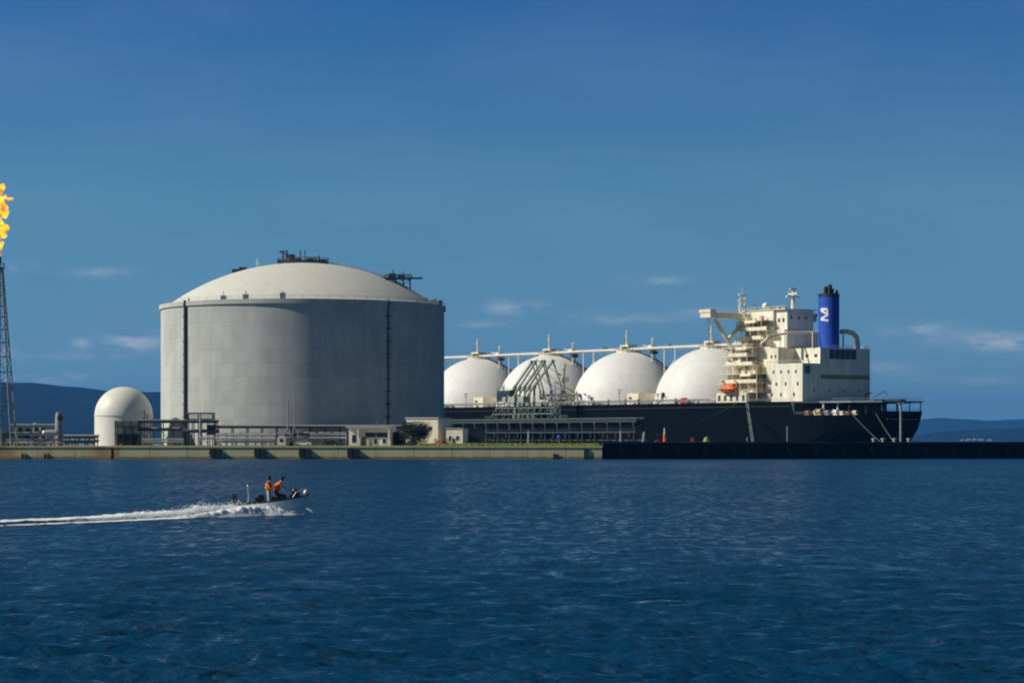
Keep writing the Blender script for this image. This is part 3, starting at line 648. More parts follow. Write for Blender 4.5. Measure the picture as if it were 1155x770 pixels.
# white hut at the edge
Yk = 634.5; ht = thing('white_hut', 'tiny white hut with a dark opening at the quay edge', 'hut', (X(317.5,Yk), Yk, G))
m_ = MB(); m_.box(-1.1, 1.1, 0, 2, .25, 2.3); m_.add([(-1.1,0,2.3),(1.1,0,2.3),(1.1,2,2.3),(-1.1,2,2.3),(-.6,0,2.9),(.6,0,2.9),(.6,2,2.9),(-.6,2,2.9)], [(0,1,5,4),(1,2,6,5),(2,3,7,6),(3,0,4,7),(4,5,6,7)]); m_.build('body', M['domewhite'], ht)
MB().box(-.45, .4, -.06, -.003, 1.1, 1.95).build('opening', M['black'], ht)
for x in (-.9, 0, .9): MB().box(x-.1, x+.1, .1, 1.9, -.02, .25).build('foot', M['rust'], ht)
# two slim loading arms near the hut
def slim_arm(label, px, flip):
    Yk = 645; t_ = thing('hose_tower', label, 'hose tower', (X(px,Yk), Yk, G), 0, 'pair of slim grey hose towers')
    s_ = flip; zt_ = zr(450,Yk)
    m_ = MB(); m_.path([(-1.2*s_,0,0),(-.9*s_,0,3.2),(-.15*s_,0,4.8),(0,0,6.2),(0,0,zt_)], .16, 6); m_.build('mast', M['steel'], t_)
    m_ = MB(); m_.path([(1.2*s_,0,0),(.9*s_,0,2.2),(.3*s_,0,4.6),(.0,0,5.6)], .12, 6); m_.build('stay', M['steel'], t_)
    m_ = MB(); m_.path([(0,0,zt_),(.35*s_,0,zt_+.5),(.7*s_,0,zt_),(.75*s_,0,zt_-3.6),(.4*s_,0,zt_-4.4)], .10, 6); m_.build('hose', M['silver'], t_)
    m_ = MB(); m_.box(-1.4,1.4,-.5,.5,0,.9); m_.box(-.5,.6,-.4,.4,.9,2.2); m_.build('base_frame', M['green'], t_)
slim_arm('left of two slim grey hose towers before the huge tank', 325.0, 1)
slim_arm('right of two slim grey hose towers before the huge tank', 332.5, -1)
# cars
def car(label, px, Y, c, rz=0, s_=1.0):
    t_ = thing('parked_car', label, 'car', (X(px,Y), Y, G), rz)
    pr = [(-2.1,.35),(-2.15,.8),(-1.9,.95),(-1.2,1.0),(-.75,1.42),(.75,1.45),(1.45,.98),(2.05,.88),(2.15,.6),(2.1,.35)]
    n_ = len(pr); m_ = MB(); m_.add([(x,-.82,z) for x,z in pr]+[(x,.82,z) for x,z in pr], [tuple(range(n_)), tuple(range(2*n_-1,n_-1,-1))]+[((i+1)%n_, i, n_+i, n_+(i+1)%n_) for i in range(n_)]); m_.build('body', c, t_)
    g = MB()
    for y in (-.83, .83): g.add([(-1.05,y,1.02),(1.3,y,1.0),(.7,y,1.36),(-.72,y,1.34)], [(0,1,2,3)])
    g.build('window', M['glass'], t_)
    for x in (-1.35, 1.35):
        for y in (-.8, .8): w_ = MB().bar((x,y-.1,.33),(x,y+.1,.33),.33,14).build('wheel', M['rubber'], t_); MB().bar((x,y-.115,.33),(x,y+.115,.33),.17,10).build('rim', M['silver'], w_)
    return t_
car('white car parked right of the tiny white hut', 342, 637, M['white'])
car('small red car parked between cream building and cream hut', 498, 636, M['red'], R(60))
car('dark car parked in front of the low silver pipes', 373, 637, M['black'])
# small things
sg = thing('warning_post', 'short post with a red round disc on the quay left of domed tank', 'sign', (X(60.5,638), 638, G))
MB().bar((0,0,0),(0,0,1.2),.06,6).build('post', M['steel'], sg); m_ = MB(); m_.bar((0,-.08,1.4),(0,0,1.4),.42,14); m_.build('disc', M['red'], sg)
bl = thing('blue_lamp_post', 'short pale post topped by bright blue lamp on the grass', 'lamp', (X(631,633), 633, G))
MB().bar((0,0,0),(0,0,1.9),.13,8).build('post', M['steel'], bl); MB().lathe([(0,1.9),(.5,1.95),(.55,2.5),(.3,2.9),(0,2.95)], n=12).build('lamp_head', M['bluelamp'], bl, True)
# bush/tree before cream building
def tree(label, px, Y, h_, w_, seed, base_z=G):
    r_ = random.Random(seed); t_ = thing('tree', label, 'tree', (X(px,Y), Y, base_z)); tr = MB(); tr.bar((0,0,0),(0,0,h_*.5),.22,7,.12)
    for k in range(6): a = k*1.05; tr.bar((0,0,h_*(.2+.05*k)),(math.cos(a)*w_*.35,math.sin(a)*w_*.3,h_*(.5+.05*k)),.09,5,.03)
    tr.build('trunk', M['bark'], t_)
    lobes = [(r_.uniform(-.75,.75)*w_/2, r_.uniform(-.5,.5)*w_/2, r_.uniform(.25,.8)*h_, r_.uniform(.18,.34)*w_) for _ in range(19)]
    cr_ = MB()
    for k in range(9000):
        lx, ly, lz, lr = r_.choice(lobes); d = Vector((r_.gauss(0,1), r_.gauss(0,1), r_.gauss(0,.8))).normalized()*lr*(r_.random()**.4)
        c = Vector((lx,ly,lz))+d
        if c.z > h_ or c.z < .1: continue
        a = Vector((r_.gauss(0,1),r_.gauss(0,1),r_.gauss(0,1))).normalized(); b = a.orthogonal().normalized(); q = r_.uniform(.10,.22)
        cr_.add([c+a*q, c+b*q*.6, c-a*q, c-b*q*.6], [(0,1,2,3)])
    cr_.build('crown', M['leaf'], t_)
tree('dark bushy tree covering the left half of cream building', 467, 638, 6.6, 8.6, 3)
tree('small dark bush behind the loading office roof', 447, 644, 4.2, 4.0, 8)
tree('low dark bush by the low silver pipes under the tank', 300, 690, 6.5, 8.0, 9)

# ------------------------------------------------------------------ loading berth in front of the ship's side
SA = math.atan2(.793, -.609)
SO = Vector((80.9, 964.0, 0))
def P(u, v): return (SO.x-.609*u-.793*v, SO.y+.793*u-.609*v)
def Uof(px, v):   # u on the ship's own axis for a given picture column at athwart position v
    k = (px-CX)/F; return (SO.x-.793*v-k*(SO.y-.609*v))/(.609+k*.793)
def Zs(py, u, v): return Z(py, P(u, v)[1])
tr = thing('pipe_trestle', 'long dark piled pipe trestle running before the ship\'s black hull', 'trestle', (SO.x, SO.y, 0), SA)
m_ = MB(); m_.box(-4, 150, 38, 44, 12.0, 12.9); m_.build('deck', M['dark'], tr)
for y, z_, r_ in ((39, 13.5, .35), (40.2, 13.4, .28), (41.4, 13.5, .35), (43, 13.4, .25), (38.2, 12.6, .22)): MB().bar((-3,y,z_),(149,y,z_),r_,8).build('pipe', M['trestlepipe'], tr, True)
for k in range(20):
    u = -2+k*8; q = MB(); q.bar((u,39,-3),(u,39,12),.42,8); q.bar((u,43.3,-3),(u,43.3,12),.42,8); q.bar((u,39,5),(u,43.3,11),.15,4); q.box(u-.5,u+.5,38.2,43.9,11.3,12); q.build('pier', M['dark'], tr)
m_ = MB(); m_.box(-4,150,44.2,44.5,7.8,8.4); m_.box(-4,150,37.5,37.8,4.6,5.2); m_.build('catwalk', M['dark'], tr)
m_ = MB(); m_.rail([(-4,44.4,8.4),(150,44.4,8.4)],1.1,3,.06); m_.build('catwalk_railing', M['dark'], tr)
lp = thing('loading_platform', 'dark steel loading platform carrying the loading arms beside the ship', 'platform', (SO.x, SO.y, 0), SA)
uA = Uof(590, 40)
m_ = MB(); m_.box(uA-26, uA+30, 30, 37.4, 13.0, 13.9); m_.build('deck', M['dark'], lp)
for k in range(7):
    for v_ in (31, 36.6): MB().bar((uA-24+k*8.5,v_,-3),(uA-24+k*8.5,v_,13),.5,8).build('pile', M['dark'], lp)
m_ = MB(); m_.rail([(uA-26,37.3,13.9),(uA+30,37.3,13.9)],1.2,2,.07); m_.build('railing', M['green'], lp)
m_ = MB(); m_.box(uA-20, uA+22, 37.5, 39.5, 15.6, 16.0)
for k in range(10): m_.bar((uA-19+k*4.4,38.4,13),(uA-19+k*4.4,38.4,18.6),.18,5); m_.bar((uA-19+k*4.4,38.4,18.3),(uA-14.8+k*4.4,38.4,14.6),.12,4)
m_.box(uA-19,uA+21,38.2,38.6,18.2,18.6); m_.build('pipe_manifold', M['green'], lp)
# control tower on the berth (dark box left of arms)
cu = Uof(572, 36)
ct = thing('control_cabin', 'dark control cabin on legs left of the loading arms', 'cabin', (*P(cu,36), 13.9), SA)
m_ = MB(); zc0, zc1 = Zs(453,cu,36)-13.9, Zs(441,cu,36)-13.9; m_.box(-4.5,4.5,-2,2,zc0,zc1); m_.build('cabin', M['dark'], ct)
m_ = MB(); m_.box(-5,5,-2.3,2.3,zc1+.003,zc1+.35); m_.build('roof', M['green'], ct)
for x in (-4,4):
    for y in (-1.6,1.6): MB().bar((x,y,0),(x,y,zc0),.2,6).build('leg', M['rust'] if x > 0 else M['dark'], ct)
m_ = MB(); m_.bar((2,0,zc1),(2,0,zc1+3.6),.12,5); m_.bar((3,0,zc1),(3,0,zc1+2.4),.3,5); m_.rail([(-4.8,2.2,zc1+.35),(4.8,2.2,zc1+.35)],1,1.4,.06); m_.build('mast', M['dark'], ct)
m_ = MB(); m_.box(-4.6,4.6,2.003,2.06,zc0+1,zc1-.7); m_.build('window', M['glass'], ct)
# five loading arms
def loading_arm(u, v, label):
    t_ = thing('loading_crane', label, 'loading arm', (*P(u,v), 13.9), SA, 'articulated loading arms at the berth')
    zp = 27.0-13.9; za = 38.0-13.9; mm = M['olive']
    m_ = MB(); m_.bar((0,0,0),(0,0,zp),.42,10); m_.box(-.8,.8,-.8,.8,0,1.6); m_.build('riser', mm, t_, True)
    m_ = MB(); m_.bar((.0,4.2,zp-4.6),(0,-9.0,za),.42,8); m_.bar((.0,2.6,zp-1.6),(0,-8.4,za+.8),.12,5); m_.build('inboard_arm', mm, t_, True)
    m_ = MB(); m_.bar((0,-9.0,za),(0,-13.5,zp-1.0),.34,8); m_.bar((0,-8.2,za+.7),(0,-12.6,zp+2.3),.10,5); m_.build('outboard_arm', mm, t_, True)
    m_ = MB(); m_.bar((-.25,-9.0,za),(.25,-9.0,za),.75,12); m_.build('pulley', M['steel'], t_)
    m_ = MB(); m_.bar((-.3,0,zp),(.3,0,zp),.85,12); m_.bar((.5,0,zp-1),(.5,-8.6,za-.6),.1,5); m_.bar((-.5,1.2,0),(-.5,.6,zp+1.4),.14,5); m_.bar((.2,-12,zp+1.5),(-.6,-6.5,zp+5.5),.1,5); m_.build('lower_pulley', M['steel'], t_)
    m_ = MB(); m_.box(-1.1,1.1,3.0,6.0,zp-6.2,zp-3.9); m_.build('counterweight', M['olive'], t_)
    m_ = MB(); m_.bar((0,-13.5,zp-1),(0,-13.5,zp-4.4),.4,8); m_.bar((0,-13.5,zp-4.2),(0,-15.2,zp-4.4),.55,8); m_.build('coupler', M['dark'], t_)
    return t_
a0 = loading_arm(Uof(580,35), 34.5, 'leftmost of the olive grey loading arms between the two left spheres')
u0 = Uof(580,35)
for k, lab in enumerate(('second from the left of the olive grey loading arms', 'middle one of the five olive grey loading arms', 'fourth from the left of the olive grey loading arms', 'rightmost olive grey loading arm, nearest the third sphere')):
    uu = u0-3.3*(k+1); copy_thing(a0, (*P(uu,34.5), 13.9), lab, SA+R((5,-4,7,-9)[k]))
gw = thing('gangway_tower', 'pale green steel gangway tower beside the loading arms', 'gangway', (*P(uA-14,34), 13.9), SA)
m_ = MB()
for x in (-1.5,1.5):
    for y in (-1.5,1.5): m_.bar((x,y,0),(x,y,15),.16,4)
for k in range(5):
    z_ = k*3
    for a_, b_ in (((-1.5,-1.5),(1.5,-1.5)),((1.5,-1.5),(1.5,1.5)),((1.5,1.5),(-1.5,1.5)),((-1.5,1.5),(-1.5,-1.5))):
        m_.bar((*a_,z_),(*b_,z_+3),.09,4); m_.bar((*a_,z_+3),(*b_,z_+3),.1,4)
m_.build('tower', M['silver'], gw)
m_ = MB(); m_.box(-.6,.6,-16,1,8.6,8.8); m_.rail([(-.6,1,8.8),(-.6,-16,8.8)],1.1,1.5,.06); m_.rail([(.6,1,8.8),(.6,-16,8.8)],1.1,1.5,.06); m_.build('walkway', M['silver'], gw)
m_ = MB(); m_.bar((0,0,15),(0,-15,9.2),.16,5); m_.bar((0,0,13),(0,-9,9.2),.12,5); m_.build('boom', M['dark'], gw)

# ------------------------------------------------------------------ the ship
sh = thing('gas_carrier_ship', 'black hulled gas carrier with four white spheres and cream superstructure', 'ship', (SO.x, SO.y, 0), SA)
DK = 19.4; PD = 14.2; UE = -103.7; SPC = 52.5
# hull: (u, half breadth at deck, half breadth at waterline, deck height)
def hb(u):
    if u < -72: k = (-72-u)/(-72-UE); return 25-14.6*k**1.7
    if u > 165: k = min(1, (u-165)/57); return 25*(1-k**2.2)
    return 25
us = [UE, -101, -97, -92, -86, -80, -76, -72.01, -70, -40, 0, 60, 120, 165, 180, 195, 205, 213, 219, 222]
V = []; m_ = MB(); secs = []
for u in us:
    b = max(hb(u), .3); ztop = PD+.0 if u <= -72 else DK
    if u < -72: ztop = PD+1.3*max(0, (-96-u)/7)
    k = max(0, (-80-u)/(-80-UE)); kb = max(0, (u-185)/37)
    sec = []
    for z_, fb, fx in ((ztop, 1, 0), (ztop*.6, 1-.10*k-.2*kb, 1.2*k), (5.0, 1-.26*k-.5*kb, 3.0*k), (2.0, 1-.6*k-.6*kb, 5.5*k), (-4, 1-.95*k-.65*kb, 12*k)):
        sec.append((u+fx-(0 if kb == 0 else (ztop-z_)*.35*kb), b*fb, z_))
    secs.append(sec)
ns = len(secs[0])
for sec in secs: V += [(x, y, z) for x, y, z in sec]+[(x, -y, z) for x, y, z in sec[::-1]]
W2 = ns*2; fcs = []
for i in range(len(secs)-1):
    for j in range(W2): 
        j2 = (j+1) % W2; fcs.append((i*W2+j, i*W2+j2, (i+1)*W2+j2, (i+1)*W2+j))
fcs.append(tuple(range(W2))[::-1]); fcs.append(tuple((len(secs)-1)*W2+j for j in range(W2)))
m_.add(V, fcs); m_.build('hull', M['hull'], sh)
M['deckred'] = mat('deck_paint', (.16,.05,.035), .7, 0, .3, .3)
m_ = MB(); n_ = 0
top = [(u, max(hb(u)-.4, .1)) for u in np.linspace(-71.5, 221, 60)]
m_.add([(u, b, DK+.012) for u, b in top]+[(u, -b, DK+.012) for u, b in top], [(i, 60+i, 61+i, i+1) for i in range(59)]); m_.build('deck', M['deckred'], sh)
# bulwark rail on the port side & starboard
m_ = MB(); pts = [(u, hb(u)-.3, DK) for u in np.linspace(-71, 215, 75)]
m_.rail(pts, 1.15, 2.2, .05, (1, .7, .4)); m_.rail([(a, -b, c) for a, b, c in pts], 1.15, 4, .05); m_.build('deck_railing', M['steel'], sh)
# knuckle/rubbing strake & draft details
m_ = MB(); m_.box(-70, 160, 25.003, 25.14, 17.5, 17.75); m_.build('rubbing_strake', M['black'], sh)
# spheres
SR = 23.5; SZ = 42.2-SR
for k in range(4):
    u = SPC*k*1.0
    m_ = MB(); m_.lathe([(SR, DK-SZ-1.0)]+[(SR*math.cos(a), SR*math.sin(a)) for a in np.linspace(.05, math.pi/2-.001, 32)], (u,0,SZ), 96); sp_ = m_.build('tank_sphere', M['spheres'], sh, True)
    m_ = MB(); m_.lathe([(SR+.02, DK-SZ),(SR+.5, DK-SZ),(SR+.5, DK-SZ+1.4),(SR-.3, DK-SZ+1.4)], (u,0,SZ), 64); m_.build('skirt', M['spheres'], sp_, True)
    t0 = 42.2
    m_ = MB(); m_.lathe([(5.2,-1.3),(5.2,.5),(4.6,.9),(0,1.0)], (u,0,t0), 24); m_.box(u-2.5,u+2.5,-2.5,2.5,t0+.9,t0+2.6); m_.build('tank_dome', M['cream'], sp_, True)
    m_ = MB(); m_.box(u-2.0,u-.5,2.6,4.6,t0,t0+1.9); m_.box(u-8,u-3,-1.4,1.4,t0+.4,t0+1.2); m_.bar((u+3.2,1,t0),(u+3.2,1,t0+2.6),.35,8); m_.rail([(u+5.5*math.cos(a),5.5*math.sin(a),t0-.6) for a in np.linspace(0,6.283,17)],2.0,1.8,.06); m_.build('dome_platform', M['steel'], sp_)
    m_ = MB(); m_.bar((u+1,0,t0+2),(u+1,0,t0+9.0),.34,8); m_.bar((u+1,0,t0+6.0),(u+1,0,t0+7.0),.6,8); m_.bar((u+2.2,0,t0+1),(u+1,0,t0+6),.1,4); m_.build('vent_mast', M['cream'], sp_)
    um = u-14 if k else u-4
    zs_ = t0-4.7 if k else t0
    if k:
        m_ = MB(); m_.bar((um,-1,zs_),(um,-1,t0+5.2),.3,8); m_.box(um-1.2,um+1.2,-2.2,.4,t0+.8,t0+2.2); m_.bar((um,-1,t0+4.0),(um-2.6,0,t0+5.2),.14,5); m_.bar((um,-1,t0+1),(um+4.5,0,t0+2.3),.22,5); m_.build('crane_post', M['cream'], sp_)
        m_ = MB(); m_.box(um-3.2,um-1.4,-1.5,1.5,t0-1.6,t0-.1); m_.bar((um-4.5,0,zs_-1),(um-2,0,t0-.4),.25,5); m_.build('junction_box', M['dark'], sp_)
# fore and aft pipe walkway over the spheres
m_ = MB(); m_.box(-24, 3*SPC+30, -1.6, 1.0, 42.35, 42.65)
for k in range(46):
    u = -22+k*4.6; m_.bar((u,-1.5,42.5),(u,1.0,41.6),.1,4)
m_.build('catwalk', M['cream'], sh)
m_ = MB()
for y, z_, r_ in ((1.6,43.0,.38),(-2.0,42.9,.3)): m_.bar((-22,y,z_),(3*SPC+28,y,z_),r_,8)
for k in range(3):
    u = SPC*(k+.5); m_.path([(u-5,1.6,43.0),(u-5,1.6,38),(u-5,6,33)], .2, 6)
m_.build('vapour_pipe', M['white'], sh, True)
m_ = MB(); m_.rail([(-24,1.0,42.65),(3*SPC+30,1.0,42.65)],1.1,2.6,.05); m_.build('catwalk_railing', M['cream'], sh)
for k in range(4):
    for dd in (-.5,):
        u = SPC*(k+.5); q = MB(); 
        for y in (-3,3): q.bar((u,y,DK),(u,y,42.4),.24,8)
        q.bar((u,-3,24),(u,3,34),.2,5); q.bar((u,3,24),(u,-3,34),.2,5); q.build('catwalk_trestle', M['cream'], sh)
r8 = random.Random(31)
for k in range(22):
    u = r8.uniform(-20, 165); q = MB(); w_ = r8.uniform(.3,1.1); h_ = r8.uniform(.5,1.8); q.box(u-w_,u+w_,-.9,.5,42.66,42.66+h_); q.bar((u,.6,42.7),(u+r8.uniform(-1,1),.8,43.2+h_),.12,5); q.build('walkway_fitting', M[r8.choice(('steel','cream','dark','green'))], sh)
# deck houses, pipes and fittings along the port side
for k in range(3):
    u = SPC*(k+.5); MB().box(u-3.5,u+3.5,8,20,DK,DK+4.5).build('deck_house', M['cream'], sh)
m_ = MB()
for y, z_, r_ in ((23.9,20.6,.25),(23.3,21.0,.18)): m_.bar((-24,y,z_),(160,y,z_),r_,6)
m_.build('deck_pipe', M['steel'], sh)
r5 = random.Random(12)
for k in range(44):
    u = r5.uniform(-26, 165); 
    h_ = r5.choice((.8,1.2,1.6,2.2)); MB().box(u-.4,u+.5,23.6,24.2,DK,DK+h_*.75).box(u-.2,u+.3,23.7,24.1,DK+h_*.75+.002,DK+h_).build('deck_fitting', M[r5.choice(('steel','green','cream','dark'))], sh)
for px in (525.5, 698.5, 742, 664):
    u = Uof(px, 24); q = MB(); hh = 5.6 if px < 700 and px != 664 else 3.6; q.bar((u,24,DK),(u,24,DK+hh),.14,6); q.box(u-.9,u+.9,23.7,24.3,DK+hh,DK+hh+.4); q.box(u-.5,u+.5,23.7,24.3,DK+hh*.8,DK+hh*.8+.3); q.build('deck_lamp', M['green'], sh)
u = Uof(748, 23); q = MB(); q.bar((u,23,DK),(u,23,DK+3.4),.3,8); q.ball((u,23,DK+3.7),.9,10); q.bar((u,23,DK+3.2),(u-5.5,23,DK+1.2),.3,6); q.build('hose_crane', M['dark'], sh)
u = Uof(772, 23.5); q = MB(); q.box(u-1.6,u+1.6,23,24.2,DK,DK+1.8); q.box(u-1.0,u+1.2,23,24.2,DK+1.8,DK+2.2); q.build('fire_locker', M['red'], sh)
for px in (640, 648, 655):
    u = Uof(px, 23); q = MB(); q.bar((u,23,DK),(u,23,DK+4.5),.28,8); q.bar((u,23,DK+4.0),(u,24.6,DK+4.0),.45,8); q.build('manifold_post', M['green'], sh)
u = Uof(644, 20); q = MB(); q.box(u-14,u+16,17,22,DK+2.8,DK+3.2)
for k in range(9): q.bar((u-13+k*3.6,21.5,DK),(u-13+k*3.6,21.5,DK+6.2),.2,5); q.bar((u-13+k*3.6,16,DK+4.6),(u-13+k*3.6,23.6,DK+4.6),.42,8)
q.rail([(u-14,22,DK+3.2),(u+16,22,DK+3.2)],1.1,1.8,.06); q.build('manifold', M['olive'], sh)
u = Uof(634, 21); q = MB(); q.bar((u,20,DK),(u,20,DK+15),.6,10); q.bar((u,20,DK+15),(u+2,18,DK+17.4),.7,8); q.box(u-1.5,u+1.5,18.5,21.5,DK+10,DK+12); q.bar((u,20,DK+12),(u+20,19,DK+20),.35,6); q.build('deck_crane', M['olive'], sh)

# --- superstructure
def wins(px_list, z0, z1, face, coord, wd=.65):
    """rows of portholes/windows: face 'port' at v=coord for given u, face 'stern' at u=coord for given v"""
    for a in px_list:
        q = MB(); g = MB()
        if face == 'port':
            q.box(a-wd/2-.12, a+wd/2+.12, coord+.003, coord+.10, z0-.12, z1+.12); g.box(a-wd/2, a+wd/2, coord+.1, coord+.14, z0, z1)
        else:
            q.box(coord-.10, coord-.003, a-wd/2-.12, a+wd/2+.12, z0-.12, z1+.12); g.box(coord-.14, coord-.1, a-wd/2, a+wd/2, z0, z1)
        f_ = q.build('window', M['creamd'] if face == 'port' else M['shipgrey'], sh); g.build('pane', M['glass'], f_)
# accommodation (forward) and casing (aft)
m_ = MB(); m_.box(-69.5, -50, -18, 18, DK, 33.9); m_.build('engine_casing', M['shipgrey'], sh)
m_ = MB(); m_.box(-69.5, -50.003, -18, 8.7, 33.903, 39.9); m_.build('funnel_casing', M['shipgrey'], sh)
m_ = MB(); m_.box(-49.99, -31, -16, 16, DK, 40.6); m_.build('accommodation', M['cream'], sh)
m_ = MB(); m_.box(-56, -50.0, 8.71, 17.6, 33.903, 40.0); m_.build('boat_deck_house', M['cream'], sh)
m_ = MB(); m_.box(-50.5, -31.5, -9, 9, 40.603, 47.4); m_.build('upper_accommodation', M['shipgrey'], sh)
m_ = MB(); m_.box(-50, -43.5, -7, 7, 47.403, 55.2); m_.box(-43.49, -25, -8, 8, 47.403, 55.0); m_.build('bridge_house', M['shipgrey'], sh)
m_ = MB(); m_.box(-50.3, -24.6, -8.4, 8.4, 55.203, 55.5); m_.build('bridge_roof', M['cream'], sh)
m_ = MB(); m_.box(-50.15,-50.003,-14,8,41.2,46.8); m_.build('shade_panel', M['dark'], sh) if False else None
wins([-66,-62,-58,-54], 30.3, 31.3, 'port', 18); wins([-67,-60.5,-55.5], 25.6, 26.8, 'port', 18); wins([-65,-58,-53], 21.6, 22.8, 'port', 18)
wins([-54.6,-52.4], 36.2, 37.2, 'port', 17.6); wins([-67.2,-62.5], 36.4, 37.4, 'port', 8.7, 1.4)
wins([-48,-45.5], 50.5, 51.8, 'port', 7, .9)
wins([5,1,-3], 51.5, 52.6, 'stern', -50, .9)
wins([15.5], Zs(421,-69.5,15.5), Zs(412,-69.5,15.5), 'stern', -69.5, 2.8)
wins([12, 4, -4, -12], 23.3, 24.3, 'stern', -69.5, .7)
# stripe and louvres on the stern face
va = lambda px: ((SO.x-.609*-69.5)-((px-CX)/F)*(SO.y+.793*-69.5))/(.793-((px-CX)/F)*.609)
m_ = MB(); m_.box(-70.3, -69.505, va(980.5), va(926), 28.2, 28.55); m_.box(-69.62,-69.503, va(980.5), va(926), 28.56, 29.7); m_.build('casing_gallery', M['yellow'], sh)
for k in range(5):
    v0 = va(935.5)-(k)*(va(935.5)-va(966))/5; v1 = v0-(va(935.5)-va(966))/5+.45
    q = MB()
    for j in range(8): q.box(-69.75, -69.503, v1, v0, 35.7+j*.46, 35.7+j*.46+.34)
    q.build('louvre', M['black'], sh)
m_ = MB()
for k in range(13): m_.box(-69.58, -69.503, -17.6+k*2.7, -17.5+k*2.7, 20, 33.6)
m_.build('casing_stiffeners', M['shipgrey'], sh)
m_ = MB(); m_.rail([(-69.4,8.6,39.9),(-69.4,-17.9,39.9),(-50.2,-17.9,39.9)],1.1,1.8,.05); m_.rail([(-50,17.8,33.95),(-69.4,17.8,33.95),(-69.4,8.8,33.95)],1.1,1.8,.05); m_.rail([(-50.2,8.3,55.5),(-24.7,8.3,55.5)],1.1,1.6,.05); m_.build('house_railing', M['cream'], sh)
# port side balconies, stairs and clutter
def vof(px, u): k = (px-CX)/F; return ((SO.x-.609*u)-k*(SO.y+.793*u))/(.793-k*.609)
def wp(px, py, u): v = vof(px, u); return (u, v, Zs(py, u, v))
lev = [23.4, 27.0, 30.4, 33.8, 37.2, 40.6, 44.0, 47.4, 51.2]
for k, z_ in enumerate(lev):
    q = MB(); out = 23.0 if k < 3 else (21.5 if k < 6 else 14)
    u1 = -50 if k < 3 else (-46 if k % 2 else -43)
    q.box(u1, -28.5, (16.02 if k < 6 else 8.02), out, z_-.28, z_); q.rail([(u1,out-.1,z_),(-28.5,out-.1,z_)],1.1,1.3,.07); q.rail([(u1,out-.1,z_),(u1,16.2 if k < 6 else 8.2,z_)],1.1,1.3,.07)
    for uu in np.arange(u1+.4, -28.4, 4.6): q.bar((uu,out-.3,z_-3.4),(uu,out-.3,z_-.28),.16,5)
    if k in (1, 3, 4, 6, 7): q.box(u1+.2, -30.5-(k % 3)*2, out-.06, out+.08, z_-.1, z_+1.05)
    if k in (2, 5, 8): q.box(u1+3, u1+9, out-1.6, out+.5, z_-1.1, z_-.29)
    q.build('balcony', M['cream'], sh)
    if k:
        q = MB(); a_, b_ = (u1+2, u1+7.5) if k % 2 else (u1+7.5, u1+2); zz = lev[k-1]; yy = out-2.4
        for dy in (0, 1.1): q.bar((a_,yy+dy,zz),(b_,yy+dy,z_),.13,4)
        for s_ in range(12): fr = (s_+.5)/12; q.box(a_+(b_-a_)*fr-.15, a_+(b_-a_)*fr+.15, yy, yy+1.1, zz+(z_-zz)*fr-.03, zz+(z_-zz)*fr+.03)
        q.build('stair', M['creamd'], sh)
r6 = random.Random(21)
for k in range(26):
    z_ = r6.choice(lev[:8]); up = z_ > 40; u = r6.uniform(-44,-29.5); y = r6.uniform(17,20.5) if not up else r6.uniform(8.6,12); s_ = r6.uniform(.5,1.2)
    q = MB(); q.ball((u,y,z_+s_),s_,10) if k % 2 else q.box(u-s_,u+s_,y-.7,y+.7,z_,z_+s_*1.9)
    q.build(['deck_locker','life_raft'][k % 2], M[['cream','white','creamd','cream'][k % 4]], sh, True)
m_ = MB()
for (uu, vv, z0, z1) in ((-36.5,16.2,30,42),(-40.5,16.2,24,36),(-33.5,12,41,52),(-39,9.5,41,53),(-46.5,16.2,24,33)):
    m_.box(uu-.7,uu+.7,vv,vv+1.0,z0,z1)
m_.build('cable_trunk', M['creamd'], sh)
for (a_, b_, o_, z0, z1) in ((-44,-38,19.6,23.4,26.7),(-36,-31,20.4,27.0,30.1),(-45,-41,19.2,30.4,33.5),(-39,-33.5,19.8,33.8,36.9),(-43,-37,19.0,37.2,40.3),(-34,-29,11.4,40.6,43.7),(-41,-36,11.0,44.0,47.1),(-31,-27,12.0,47.4,50.9)):
    q = MB(); q.box(a_,b_,(16.05 if z0 < 40 else 8.05),o_,z0+.01,z1); q.box(a_-.15,b_+.15,(16.05 if z0 < 40 else 8.05),o_+.15,z1+.004,z1+.16); q.build('side_cabin', M['cream'], sh)
for (p0, p1, r_) in (((838,352),(858,392),.55),((853,356),(838,398),.4),((846,392),(872,384),.5),((842,404),(862,428),.45),((858,372),(846,436),.35)):
    q = MB(); q.path([wp(*p0, -33), wp(*p1, -38)], r_, 6); q.build('brace', M['cream'], sh)
# doors
for (uu, zz) in ((-35,23.4),(-42,23.4),(-38,27),(-33,30.4),(-41,33.8),(-36,37.2),(-32,23.4),(-44,30.4),(-34,33.8)):
    q = MB(); q.box(uu-.5,uu+.5,16.003,16.08,zz+.1,zz+2.2); q.build('door', M['dark'], sh)
